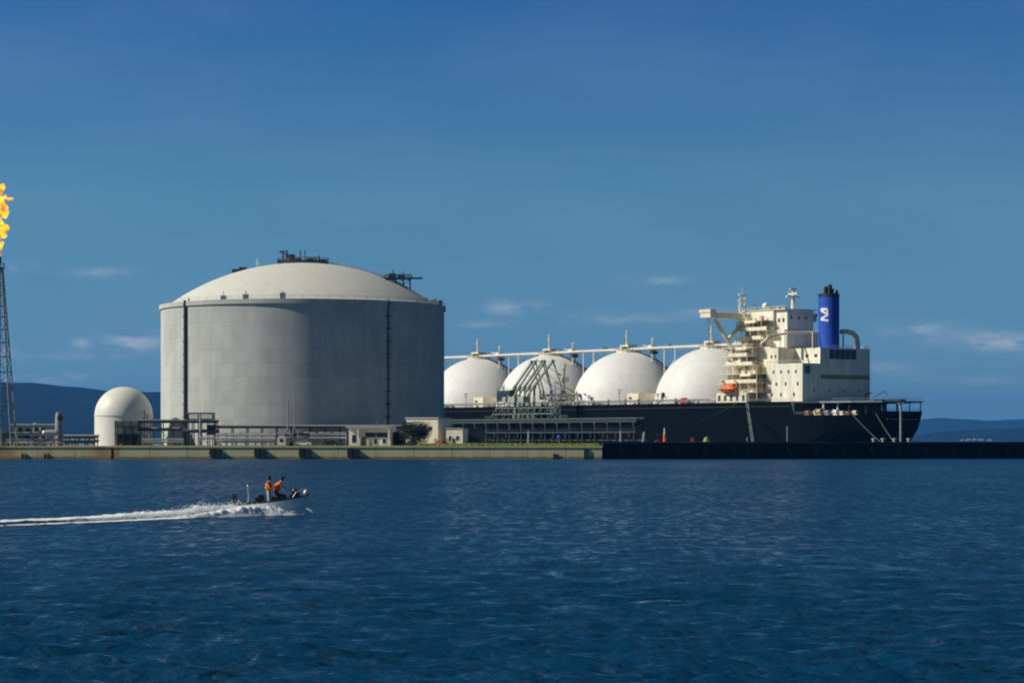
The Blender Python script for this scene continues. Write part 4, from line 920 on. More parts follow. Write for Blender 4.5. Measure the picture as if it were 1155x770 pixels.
# bridge wings and their struts
zw = 54.2
m_ = MB(); m_.box(-30, -24.2, 8.02, 28.6, zw-1.9, zw); m_.box(-30,-24.2,-28.6,-8.02,zw-1.9,zw); m_.build('bridge_wing', M['cream'], sh)
m_ = MB(); m_.box(-30.3, -23.9, 25.9, 28.9, zw+.004, zw+1.2); m_.box(-30.3,-23.9,-28.9,-25.9,zw+.004,zw+1.2); m_.build('wing_cab', M['cream'], sh)
m_ = MB(); m_.rail([(-30,8.1,zw),(-30,25.6,zw)],1.1,1.6,.05); m_.rail([(-24.3,8.1,zw),(-24.3,25.6,zw)],1.1,1.6,.05); m_.build('wing_railing', M['cream'], sh)
for uu in (-28.6, -25.6):
    q = MB(); q.path([wp(807,360,uu), wp(821,385,uu), wp(846,430,uu)], .8, 4); q.build('wing_strut', M['cream'], sh)
    q = MB(); q.path([wp(840,361,uu), wp(820.5,384,uu)], .8, 4); q.path([wp(824,386,uu), wp(829,426,uu)], .42, 4); q.path([wp(836,375,uu), wp(838,430,uu)], .22, 4); q.build('wing_strut', M['cream'], sh)
q = MB(); q.path([wp(800,358,-25), wp(800,394,-25)], .16, 5); q.path([wp(796.5,356,-25), wp(803,392,-25)], .08, 4); q.build('wing_pole', M['steel'], sh)
# front lower house by the lifeboat
m_ = MB(); m_.box(-44,-27,16.02,22.8,DK+.02,23.1); m_.build('lifeboat_deck_house', M['cream'], sh)
m_ = MB()
for k in range(5): m_.box(-43+k*3.4,-41.6+k*3.4,22.803,22.87,DK+.6,DK+2.8)
m_.build('side_opening', M['dark'], sh)
# lifeboat
ul = Uof(821.5, 24); zl = Zs(438.5, ul, 24)
q = MB(); n_ = 16; prof = []
for i in range(n_+1):
    s_ = -1+2*i/n_; w_ = max(0, 1-abs(s_)**2.6)**.5; prof.append((s_*4.4, 1.75*w_, 1.65*w_))
vs = []; k_ = 14
for (x, ry_, rz2) in prof:
    for j in range(k_): a = 2*math.pi*j/k_; vs.append((ul+x, 24+ry_*math.cos(a), zl+rz2*math.sin(a)*(1 if math.sin(a) < 0 else .85)))
q.add(vs, [(i*k_+j, i*k_+(j+1)%k_, (i+1)*k_+(j+1)%k_, (i+1)*k_+j) for i in range(n_) for j in range(k_)])
q.box(ul-3.4,ul-1.4,23.1,24.9,zl+1.1,zl+2.0); lb = q.build('lifeboat', M['orange'], sh, True)
m_ = MB(); m_.box(ul-4.1,ul+4.1,25.74,25.80,zl-.35,zl-.1)
for uu in (-2.4,-.9,.6,2.1): m_.bar((ul+uu,25.2,zl+.55),(ul+uu,25.55,zl+.55),.22,8)
m_.build('lifeboat_trim', M['black'], lb)
for du in (-3.6, 3.6):
    q = MB(); q.path([(ul+du,21.5,DK),(ul+du,22.3,zl+.5),(ul+du,23.0,zl+2.6),(ul+du,24.6,zl+3.3)], .3, 5); q.bar((ul+du,24.6,zl+3.3),(ul+du,24.2,zl+1.2),.06,4); q.build('davit', M['cream'], sh)
# funnel
uf, vf = -63.4, -2.0
m_ = MB(); m_.lathe([(3.7,0),(3.7,20.6),(3.4,20.9),(0,20.9)], (uf,vf,39.9), 40, 1.15, 1.0); fn = m_.build('funnel', M['blue'], sh, True)
for (du, dv, r_, h_) in ((-1.2,.8,.85,3.2),(1.2,.6,.8,2.6),(-.2,-1.4,.7,1.8),(1.9,-1.0,.45,2.2),(-1.8,-2.2,.5,1.2)):
    q = MB(); q.bar((uf+du,vf+dv,60.6),(uf+du-.3,vf+dv,61+h_),r_,12); q.build('exhaust_pipe', M['black'], fn, True)
q = MB(); q.lathe([(3.74,19.6),(3.76,19.6),(3.76,20.7),(3.5,21.0)], (uf,vf,39.9), 40, 1.15, 1.0); q.build('funnel_cap', M['black'], fn, True)
# white mark on the funnel's port side: strokes laid on the curved surface
def fpt(s_, z_):    # s in picture columns across the port face -> a point on the shell
    k = (s_-CX)/F; best = None
    for a in np.linspace(R(20), R(200), 721):
        u = uf+3.7*1.15*math.cos(a); v = vf+3.7*math.sin(a); x, y = P(u, v); d = abs(x/y-k)
        if best is None or (d < best[0]-1e-6 and y < best[3]+3): best = (d, a, (u, v), y)
    a = best[1]; return a
def stroke(p0, p1, wd, q):
    n_ = 10
    vs = []
    for i in range(n_+1):
        t_ = i/n_; a = p0[0]+(p1[0]-p0[0])*t_; z_ = p0[1]+(p1[1]-p0[1])*t_
        da, dzz = (p1[0]-p0[0])*4, p1[1]-p0[1]; L = math.hypot(da, dzz) or 1; nx, nz = -dzz/L*wd/4, da/L*wd
        for s_ in (-1, 1):
            aa = a+nx*s_*.5; zz = z_+nz*s_*.5
            for rr_ in (3.72, 3.80): vs.append((uf+rr_*1.15*math.cos(aa), vf+rr_*math.sin(aa), zz))
    f_ = []
    for i in range(n_):
        b = i*4; f_ += [(b+1,b+3,b+7,b+5),(b,b+1,b+5,b+4),(b+2,b+6,b+7,b+3)]
    q.add(vs, f_)
aL, aM_, aR = fpt(925.3, 0), fpt(929, 0), fpt(933.0, 0)
zz = lambda py: Z(py, 915)
q = MB(); stroke((aL+.08,zz(349.2)),(aR,zz(349.2)),1.0,q); stroke((aR,zz(349)),(aR,zz(354)),.7,q); stroke((aL+.08,zz(350)),(aR+.1,zz(355.5)),.7,q); stroke((aR+.1,zz(355.5)),(aL+.1,zz(360)),.7,q); stroke((aL+.1,zz(360.5)),(aR+.12,zz(362)),.7,q)
q.build('funnel_mark', M['white'], fn)
# deck crane boom past the funnel and gooseneck
q = MB(); q.path([wp(866,379,-56), wp(890,375.5,-58), wp(938,373.5,-62)], .42, 6); q.path([wp(866,381,-56), wp(858,388,-53)], .5, 6); q.bar((-57,14,40),(-57,14,46.3),.7,8); q.bar((-66,9.2,40),(-66,9.2,46.2),.3,6); q.build('provision_crane', M['cream'], sh)
ug = -66; q = MB(); q.path([wp(949,374,ug), wp(955,374,ug), wp(962,376,ug), wp(966.5,381,ug), wp(967.5,390,ug), wp(967.5,396,ug)], 1.0, 8)
q.build('gooseneck_vent', M['cream'], sh, True); q = MB(); q.bar(wp(951,374,ug), wp(951,392,ug), .3, 6); q.build('vent_support', M['steel'], sh)
# masts on the bridge
q = MB(); q.bar((-46,0,55.4),(-46,0,63.2),.95,8,.45); q.box(-48.5,-43.5,-.4,.4,61.3,61.9); q.box(-46.4,-45.6,-3.6,3.6,60.2,60.7); q.box(-46.3,-45.7,-1.8,1.8,63.2,63.7); q.bar((-46,2.6,60.6),(-46,2.6,62.6),.12,5); q.bar((-46,-2.6,60.6),(-46,-2.6,62.2),.12,5); q.build('radar_mast', M['cream'], sh)
q = MB(); 
for dy in (-1.5,1.5): q.bar((-27,9+dy,54.4),(-27,9+dy*.5,62.4),.36,6,.2)
for z_ in (57,59.4,61.6): q.box(-27.5,-26.5,7.2,10.8,z_,z_+.4)
q.bar((-27,9,61),(-27,9,64.5),.14,5); q.bar((-26,6.6,55),(-26,6.6,61),.2,5); q.bar((-28,12.0,55),(-28,12.0,59.4),.14,5); q.build('signal_mast', M['cream'], sh)
q = MB(); 
for (a_,b_,h_) in ((-36,3,3.2),(-39,-2,2.2),(-33,-5,2.8),(-42,4,1.6),(-30,5,3.8)): q.bar((a_,b_,55.5),(a_,b_,55.5+h_),.12,5); q.box(a_-.6,a_+.6,b_-.6,b_+.6,55.5,56.6)
q.build('bridge_antennas', M['creamd'], sh)
q = MB(); q.ball((-37,6,57.0),1.4,14); q.bar((-37,6,55.5),(-37,6,56.2),.5,8); q.build('satellite_dome', M['white'], sh, True)
# poop: open mooring deck under the after end of the upper deck
m_ = MB(); pts = [(u, hb(u)-.5) for u in (-72.02,-80,-86,-92,-97,-101,UE+.3)]; n_ = len(pts)
m_.add([(u,b,PD+.01) for u,b in pts]+[(u,-b,PD+.01) for u,b in pts], [(i,n_+i,n_+i+1,i+1) for i in range(n_-1)]); m_.build('mooring_deck', M['deckred'], sh)
m_ = MB(); m_.box(-72, -69.52, -24.8, 24.8, PD, DK-.0); m_.build('after_bulkhead', M['dark'], sh)
m_ = MB(); pt2 = [(-72.01,-24.8,24.8),(-78,-24,17.5),(-84,-22.6,17),(-84.01,-22.6,17),(-93,-17,16.3),(-103.5,-11,10.9)]
n_ = len(pt2); m_.add([(u,b,DK+.0) for u,a,b in pt2]+[(u,a,DK) for u,a,b in pt2]+[(u,b,DK-.55) for u,a,b in pt2]+[(u,a,DK-.55) for u,a,b in pt2],
   [(i,i+1,n_+i+1,n_+i) for i in range(n_-1)]+[(2*n_+i,3*n_+i,3*n_+i+1,2*n_+i+1) for i in range(n_-1)]+[(i,2*n_+i,2*n_+i+1,i+1) for i in range(n_-1)]+[(n_+i,n_+i+1,3*n_+i+1,3*n_+i) for i in range(n_-1)]+[(n_-1,3*n_-1,4*n_-1,2*n_-1)]); m_.build('upper_deck_canopy', M['steel'], sh)
for (u, v) in ((-79,16.4),(-84.5,14.5),(-91,15),(-97,12.6),(-102.8,10.2),(-102.8,0),(-102.8,-10.2),(-92,-16),(-80,-22)):
    q = MB(); q.bar((u,v,PD),(u,v,DK-.55),.45 if u > -90 else .22,8); q.build('deck_column', M['shipgrey'] if u > -90 else M['dark'], sh)
q = MB(); q.box(-101.5,-96,-9,9,PD,DK-.8) ; q.build('steering_house', M['dark'], sh) if False else None
q = MB(); q.rail([(u,b,PD) for u,b in [(u_,hb(u_)-.3) for u_ in np.linspace(-72.5,-95.5,12)]],1.15,1.7,.06); q.rail([(-84,16.8,DK),(-93,16.1,DK),(-103.4,10.7,DK),(-103.4,-10.8,DK)],1.1,1.6,.05); q.rail([(-103.4,10.4,PD+1.3),(-103.4,-10.4,PD+1.3)],1.1,1.6,.05); q.build('stern_railing', M['steel'], sh)
r7 = random.Random(3)
for k,(u,v,s_,mm) in enumerate(((-76,21.5,1.0,'rust'),(-78.5,19.8,.9,'cream'),(-81,20.5,1.3,'creamd'),(-84,19.5,1.0,'steel'),(-87,18,1.1,'white'),(-89.5,17.3,.8,'cream'),(-92,16.8,.8,'rust'),(-94.5,15.5,.9,'cream'),(-90,8,1.4,'dark'),(-96,5,1.3,'dark'))):
    q = MB(); q.bar((u-s_,v,PD+s_),(u+s_,v,PD+s_),s_*.75,12); q.bar((u-s_,v,PD+s_),(u-s_+.2,v,PD+s_),s_,12); q.bar((u+s_-.2,v,PD+s_),(u+s_,v,PD+s_),s_,12); q.box(u-s_-.3,u+s_+.3,v-.6,v+.6,PD,PD+.5); q.build('mooring_winch', M[mm], sh)
q = MB(); q.path([(-71,-14,DK),(-71,-14,22.5),(-73.5,-15,23)],.2,5); q.path([(-86,-14,DK),(-80,-15,23.5),(-74,-15,21)],.14,5); q.box(-90,-76,-16,-13,DK,DK+1.0); q.build('aft_derrick', M['dark'], sh)
q = MB(); q.path([(-104.1,9,PD-1.6),(-104.1,-9,PD-1.6)],.14,4); q.build('transom_band', M['steel'], sh)
# ship's side ladder
q = MB(); a_, b_ = (Uof(843,25.2),25.35,DK-.2), (Uof(849.5,25.2),25.35,4.2)
for d_ in (-.55,.55): q.bar((a_[0]+d_,a_[1],a_[2]),(b_[0]+d_,b_[1],b_[2]),.13,4)
for i in range(26): f_ = i/25; q.bar((a_[0]+(b_[0]-a_[0])*f_-.55,25.35,a_[2]+(b_[2]-a_[2])*f_),(a_[0]+(b_[0]-a_[0])*f_+.55,25.35,a_[2]+(b_[2]-a_[2])*f_),.10,4)
q.build('side_ladder', M['steel'], sh)

# ------------------------------------------------------------------ mooring lines, posts and small things on the jetty
def line(name, a, b, r_, sag, mm, label, cat, grp):
    a, b = Vector(a), Vector(b); pts = [a.lerp(b, i/12)-Vector((0,0,sag*4*(i/12)*(1-i/12))) for i in range(13)]
    o = MB().path([p-a for p in pts], r_, 5).build(name, mm); o.location = a; tag(o, label, cat, grp)
gp = 'mooring lines from the ship to the jetty'
def shp(px, v, z): u = Uof(px, v); x, y = P(u, v); return (x, y, z)
j = jp(742, 8); line('mooring_line', shp(833,25,DK), (j[0],j[1],6.5), .22, 1.2, M['rope'], 'thick pale mooring line slanting down across the middle hull', 'rope', gp)
j = jp(755, 8); line('mooring_line', shp(880,25,14), (j[0],j[1],6.0), .12, 1.0, M['rope'], 'thin faint mooring line low across the hull below the lifeboat', 'rope', gp)
j = jp(993, 6); line('mooring_line', shp(961,20,PD+.4), (j[0],j[1],4.5), .12, .4, M['rope'], 'left of the two mooring lines slanting down from the stern', 'rope', gp)
j = jp(1008, 6); line('mooring_line', shp(988,15,PD+.4), (j[0],j[1],4.5), .14, .3, M['rope'], 'right of the two mooring lines slanting down from the stern', 'rope', gp)
mp = thing('steel_post', 'tall grey post on the jetty in front of the ship\'s stern', 'post', jp(1016,4))
MB().bar((0,0,0),(0,0,Z(455,640)-4.15),.36,8,.28).build('post', M['steel'], mp); MB().box(-.8,.8,-.5,.5,Z(455,640)-4.15,Z(455,640)-3.8).build('lamp_head', M['steel'], mp)
bo = None
for k, px in enumerate((985.5, 996, 1009, 1025)):
    lab = ('leftmost','second','third','rightmost')[k]+' of the pale bollards on the jetty below the stern'
    if bo is None:
        bo = thing('bollard', lab, 'bollard', jp(px,2.0), 0, 'pale bollards on the dark jetty'); MB().lathe([(0,0),(.5,0),(.42,.15),(.4,.8),(.62,.95),(.62,1.25),(0,1.35)], n=14).build('post', M['concrete_light'], bo, True)
    else: copy_thing(bo, jp(px,2.0), lab)
sl = jp(773, 3.0)
dp = thing('mooring_dolphin', 'flat pale concrete slab on the jetty below the mooring line', 'platform', sl, R(6.9))
MB().box(-7.8,7.8,-1.2,3.5,0,.45).build('slab', M['concrete_light'], dp); MB().box(-8.3,8.3,-1.6,3.9,.0,.12).build('base_plate', M['dark'], dp)
mk = thing('marker_post', 'short post with orange foot and pale top on jetty slab', 'post', (jp(749.5,4)[0], jp(749.5,4)[1], 4.6))
MB().bar((0,0,0),(0,0,1.8),.42,8,.34).build('foot', M['orange'], mk); MB().bar((0,0,1.8),(0,0,3.6),.26,8,.14).build('shaft', M['domewhite'], mk)
yb = thing('light_housing', 'yellow-green domed light housing on the slab\'s right end', 'lamp', (jp(797,4)[0], jp(797,4)[1], 4.6))
MB().lathe([(0,0),(.85,0),(.85,.5),(.6,1.0),(.2,1.3),(0,1.32)], n=16).build('dome', M['lime'], yb, True); MB().lathe([(0,-.0),(1.0,-.0),(1.0,.15),(.8,.16)], n=16).build('ring', M['concrete_light'], yb)
for k,(px,lab) in enumerate(((781,'small dark red box on the jetty slab left of the light'),(741,'small dark red box left of the marker post'))):
    p = jp(px,4.5 if px>750 else 1.4); o = MB().box(-.4,.4,-.4,.4,0,.6).bar((-.4,0,.7),(.4,0,.7),.25,8).build('red_box', M['red']); o.location = (p[0],p[1],4.6 if k == 0 else 4.15); tag(o, lab, 'box', 'red boxes on the jetty')
for k,(px,hgt,lab) in enumerate(((700,3.4,'pale grey bollard post on jetty beneath the third sphere'),(725,3.0,'pale grey leaning post right of the bollard post on jetty'),(596,4.2,'pale post standing behind the grass under the loading arms'),(843,1.6,'short grey post on jetty below the superstructure'),(888,4.5,'thin dark grey post on jetty below the aft casing'))):
    p = jp(px,6) if px > 680 else (X(px,660),660,G); t_ = thing('jetty_post', lab, 'post', p, 0, 'posts along the berth')
    MB().bar((0,0,0),(.4 if px == 725 else 0,0,hgt),.3 if px < 800 else .16,8,.2).build('shaft', M['silver' if px < 800 else 'steel'], t_); MB().box(-.4,.4,-.4,.4,0,.25).build('foot', M['dark'], t_)

# ------------------------------------------------------------------ motor boat
BY = 160.5; BX = X(309, BY); BH = R(3)
bt = thing('motor_boat', 'small open grey motor boat speeding right with bow raised', 'boat', (BX, BY, 0.14), BH); bt.scale = (.84, 1.0, 1.12)
bt.rotation_euler = (0, R(-3.6), BH)
def boat_hull():
    secs = []
    for i in range(15):
        s_ = i/14; x = -2.75+5.6*s_; b = 1.02*(1-max(0,(s_-.45)/.55)**2.3)+.02; sheer = .62+.30*s_**2; keel = -.22+.50*max(0,(s_-.55)/.45)**2; ch = .02+.42*max(0,(s_-.4)/.6)**1.6
        secs.append([(x,0,keel),(x,b*.80,ch),(x,b,sheer),(x,b-.09,sheer+.02),(x,b*.78-.06,.16+ch*.5)])
    return secs
sc_ = boat_hull(); m_ = MB(); V = []
for s_ in sc_: V += [(x,y,z) for x,y,z in s_[::-1]]+[(x,-y,z) for x,y,z in s_[1:]]
wN = len(sc_[0])*2-1; f_ = [(i*wN+j,i*wN+j+1,(i+1)*wN+j+1,(i+1)*wN+j) for i in range(14) for j in range(wN-1)]
m_.add(V, f_+[tuple(range(wN))[::-1]]); m_.build('hull', M['gel'], bt, True)
m_ = MB(); fl_ = [(s_[0][0], max(s_[4][1],.02), s_[4][2]+.02) for s_ in sc_]; m_.add([(x,y,z) for x,y,z in fl_]+[(x,-y,z) for x,y,z in fl_], [(i,15+i,16+i,i+1) for i in range(14)]); m_.build('floor', M['gel'], bt)
m_ = MB(); m_.add([(x,y,z) for x,y,z in [(s_[3][0],s_[3][1],s_[3][2]) for s_ in sc_[9:]]]+[(x,-y,z) for x,y,z in [(s_[3][0],s_[3][1],s_[3][2]) for s_ in sc_[9:]]], [(i,6+i,7+i,i+1) for i in range(5)]); m_.build('fore_deck', M['gel'], bt)
m_ = MB(); m_.path([(s_[2][0],s_[2][1]+.02,s_[2][2]) for s_ in sc_],.045,6); m_.path([(s_[2][0],-s_[2][1]-.02,s_[2][2]) for s_ in sc_],.045,6); m_.build('gunwale_rub', M['seat'], bt)
om = MB(); om.box(-3.25,-2.85,-.22,.22,.55,1.15); om.box(-3.2,-2.9,-.18,.18,1.15,1.24); ob = om.build('outboard_motor', M['seat'], bt); q = MB(); q.box(-3.1,-2.92,-.08,.08,-.45,.55); q.box(-3.2,-2.76,-.10,.10,.42,.6); q.bar((-3.25,0,-.35),(-2.8,0,-.35),.10,8); q.build('motor_leg', M['seat'], ob)
MB().box(-2.0,-1.3,-.65,.65,.18,.72).box(-1.38,-1.25,-.6,.6,.72,1.0).build('stern_seat', M['seat'], bt)
MB().box(-.75,-.2,-.4,.4,.2,.75).box(-.8,-.68,-.38,.38,.75,1.1).build('helm_seat', M['seat'], bt)
m_ = MB(); m_.add([(.55,-.5,.2),(1.25,-.5,.2),(1.25,.5,.2),(.55,.5,.2),(.5,-.45,1.15),(1.05,-.45,1.02),(1.05,.45,1.02),(.5,.45,1.15)],[(3,2,1,0),(4,5,6,7),(0,1,5,4),(1,2,6,5),(2,3,7,6),(3,0,4,7)]); cs = m_.build('console', M['seat'], bt)
m_ = MB(); m_.add([(1.0,-.42,1.03),(1.0,.42,1.03),(.82,.38,1.42),(.82,-.38,1.42),(.985,-.42,1.03),(.985,.42,1.03),(.805,.38,1.42),(.805,-.38,1.42)],[(0,1,2,3),(7,6,5,4),(0,3,7,4),(1,5,6,2),(3,2,6,7)]); m_.build('windscreen', mat('tinted_screen',(.10,.14,.17),.1), cs)
m_ = MB(); m_.path([(.48+.0,.2*math.cos(a),1.0+.2*math.sin(a)) for a in np.linspace(0,6.283,13)],.02,5); m_.build('steering_wheel', M['seat'], cs)
MB().box(-1.2,-.85,-.5,.5,.2,.95).box(-1.15,-.8,-.1,.45,.95,1.12).build('cool_box', M['seat'], bt); MB().box(1.35,1.65,-.5,.3,.5,1.0).box(-.1,.35,-.7,-.35,.2,.95).build('gear_bag', M['seat'], bt)
MB().box(1.7,2.15,-.32,.32,.75,1.12).ball((1.75,.0,1.15),.25,10).build('bow_bag', M['seat'], bt)
m_ = MB(); m_.path([(1.6,-.62,.85),(1.9,-.52,1.15),(2.5,-.25,1.28),(2.86,0,1.3),(2.5,.25,1.28),(1.9,.52,1.15),(1.6,.62,.85)],.028,6); m_.bar((2.5,-.25,1.28),(2.4,-.3,.9),.025,5); m_.bar((2.5,.25,1.28),(2.4,.3,.9),.025,5); m_.build('bow_rail', M['silver'], bt)
MB().ball((2.66,-.05,1.08),.20,12,1.3,1,.8).build('bow_fender', M['white'], bt, True)
m_ = MB(); m_.bar((-1.9,-.5,.6),(-1.9,-.5,1.65),.045,6); m_.ball((-1.9,-.5,1.7),.09,8); m_.bar((-1.9,-.5,1.2),(-1.6,-.5,.7),.03,5); m_.build('stern_light_pole', M['silver'], bt)

# ------------------------------------------------------------------ people
def skin_body(name, joints, edges, m, parent, root=0, sub=2):
    me = bpy.data.meshes.new(name); me.from_pydata([j[0] for j in joints], edges, [])
    o = bpy.data.objects.new(name, me); C.objects.link(o)
    o.modifiers.new('skin', 'SKIN'); o.modifiers.new('sub', 'SUBSURF').levels = sub
    sv = me.skin_vertices[0].data if me.skin_vertices else None
    if sv is None:
        bm_ = bmesh.new(); bm_.from_mesh(me); bm_.verts.layers.skin.verify(); bm_.to_mesh(me); bm_.free(); sv = me.skin_vertices[0].data
    for i, j in enumerate(joints): sv[i].radius = (j[1], j[1] if len(j) < 3 else j[2]); sv[i].use_root = (i == root)
    dg = bpy.context.evaluated_depsgraph_get(); dg.update()
    m2 = bpy.data.meshes.new_from_object(o.evaluated_get(dg)); bpy.data.objects.remove(o)
    m2.polygons.foreach_set('use_smooth', [True]*len(m2.polygons)); m2.materials.clear(); m2.materials.append(m)
    o2 = bpy.data.objects.new(name, m2); C.objects.link(o2); o2.parent = parent; return o2
def person(label, loc, rz, pose, trouser):
    t_ = thing('person', label, 'person', loc, rz); t_.scale = (1.2, 1.25, 1.1)
    p = pose; J = []; E = []
    def jn(pos, r_, link=None, r2=None):
        J.append((tuple(pos), r_) if r2 is None else (tuple(pos), r_, r2)); 
        if link is not None: E.append((link, len(J)-1))
        return len(J)-1
    pel = jn(p['pelvis'],.14); sp1 = jn(p['waist'],.13,pel,.11); ch_ = jn(p['chest'],.16,sp1,.12); nk = jn(p['neck'],.055,ch_); hd0 = jn(p['chin'],.075,nk); hd1 = jn(p['head'],.098,hd0); hd2 = jn(p['crown'],.07,hd1)
    fwd = Vector(p['face']); jn(Vector(p['head'])+fwd*.11-Vector((0,0,.01)),.022,hd1)
    for s_ in (1,-1):
        k = 'L' if s_ > 0 else 'R'
        sho = jn(p['sh'+k],.062,ch_); elb = jn(p['el'+k],.045,sho); wr = jn(p['wr'+k],.03,elb)
        d = (Vector(p['wr'+k])-Vector(p['el'+k])).normalized(); pc = Vector(p['wr'+k])+d*.07; pm = jn(pc,.034,wr)
        side = d.cross(Vector((0,0,1))); side = (side if side.length > .1 else Vector((0,1,0))).normalized(); dn = side.cross(d)
        for q_, ln in ((-1.5,.060),(-.5,.075),(.5,.07),(1.5,.055)):
            b = pc+side*q_*.019+d*.02; f1 = jn(b+d*ln*.55-dn*.005,.010,pm); jn(b+d*ln-dn*.03,.009,f1)
        t1 = jn(pc+side*s_*.045-d*.01,.012,pm); jn(pc+side*s_*.06+d*.03-dn*.02,.010,t1)
        hip = jn(p['hip'+k],.095,pel); kn = jn(p['kn'+k],.062,hip); an = jn(p['an'+k],.042,kn); jn(Vector(p['an'+k])+Vector((.16,0,-.05)),.035,an)
    skin_body('body', J, E, M['skin'], t_)
    # trousers
    J = []; E = []
    pel = jn(p['pelvis'],.165,None,.15)
    jn(Vector(p['pelvis']).lerp(Vector(p['waist']),.6),.155,pel,.13)
    for k in 'LR': hip = jn(p['hip'+k],.112,pel); kn = jn(p['kn'+k],.085,hip); jn(p['an'+k],.068,kn)
    skin_body('trousers', J, E, trouser, t_)
    J = []; E = []
    for k in 'LR':
        a = jn(p['an'+k],.05); jn(Vector(p['an'+k])+Vector((.17,0,-.045)),.045,a)
    skin_body('shoes', J, E, M['seat'], t_)
    # life jacket
    J = []; E = []
    a = jn(Vector(p['pelvis'])+Vector((0,0,-.02)),.20,None,.185); b = jn(p['waist'],.26,a,.235); c = jn(p['chest'],.30,b,.26); jn(Vector(p['chest']).lerp(Vector(p['neck']),.55),.15,c,.13)
    for k in 'LR': s0 = jn(Vector(p['sh'+k]),.085,c); jn(Vector(p['sh'+k]).lerp(Vector(p['el'+k]),.55),.066,s0)
    skin_body('life_jacket', J, E, M['vest'], t_)
    J = []; E = []
    hdv = Vector(p['head']); a = jn(hdv+Vector((0,0,.05))-fwd*.02,.112); jn(hdv+Vector((0,0,.0))-fwd*.05,.10,a); jn(hdv+Vector((0,0,.09)),.085,a)
    skin_body('hair', J, E, M['hair'], t_)
    q = MB(); sidev = fwd.cross(Vector((0,0,1))).normalized()
    for s_ in (1,-1): q.ball(hdv+fwd*.088+sidev*.033*s_+Vector((0,0,.012)),.013,8)
    q.build('eyes', M['black'], t_, True)
    return t_
def off(d, dx=0, dy=0, dz=0): return {k: (v[0]+dx, v[1]+dy, v[2]+dz) for k, v in d.items()}
stand = dict(pelvis=(0,0,.93), waist=(.01,0,1.10), chest=(0,0,1.34), neck=(.01,0,1.50), chin=(.03,0,1.57), head=(.03,0,1.66), crown=(.02,0,1.73), face=(1,0,0),
    shL=(0,.19,1.42), shR=(0,-.19,1.42), elL=(.10,.24,1.14), elR=(.08,-.24,1.13), wrL=(.34,.20,1.12), wrR=(.30,-.20,1.08),
    hipL=(0,.10,.88), hipR=(0,-.10,.88), knL=(.06,.13,.50), knR=(.04,-.13,.50), anL=(-.02,.15,.09), anR=(0,-.15,.09))
lean = dict(pelvis=(-.18,0,.88), waist=(-.10,0,1.05), chest=(.03,0,1.29), neck=(.13,0,1.43), chin=(.19,0,1.50), head=(.23,0,1.59), crown=(.24,0,1.66), face=(.95,0,-.3),
    shL=(.07,.19,1.36), shR=(.07,-.19,1.36), elL=(.26,.26,1.12), elR=(.26,-.26,1.12), wrL=(.48,.20,1.08), wrR=(.48,-.20,1.08),
    hipL=(-.17,.10,.83), hipR=(-.17,-.10,.83), knL=(.06,.15,.47), knR=(.02,-.15,.47), anL=(-.10,.17,.09), anR=(-.12,-.17,.09))
def boatpt(x, y, z):
    m_ = Matrix.Translation(bt.location) @ bt.rotation_euler.to_matrix().to_4x4() @ Matrix.Diagonal((.84,1,1.12,1)); return m_ @ Vector((x,y,z))
# boat frame positions: both stand on the floor, leaning with the pitch
person('person in orange life jacket and grey trousers standing in the boat', boatpt(-.35,-.55,.42), BH+R(-8), stand, M['trouser_grey'])
person('person in orange life jacket leaning forward at the boat\'s helm', boatpt(.38,.0,.42), BH, lean, M['trouser_dark'])

# ------------------------------------------------------------------ wake and spray
def vnoise2(x, y, seed):
    r_ = np.random.RandomState(seed); g = r_.rand(512, 512); xi = np.floor(x).astype(int); yi = np.floor(y).astype(int); fx = x-xi; fy = y-yi; fx = fx*fx*(3-2*fx); fy = fy*fy*(3-2*fy)
    G_ = lambda a, b: g[a % 512, b % 512]
    return (G_(xi,yi)*(1-fx)+G_(xi+1,yi)*fx)*(1-fy)+(G_(xi,yi+1)*(1-fx)+G_(xi+1,yi+1)*fx)*fy
def fbm(x, y, seed, o=5):
    s_ = 0; a = .5
    for k in range(o): s_ = s_+a*vnoise2(x*2**k, y*2**k, seed+k); a *= .5
    return s_
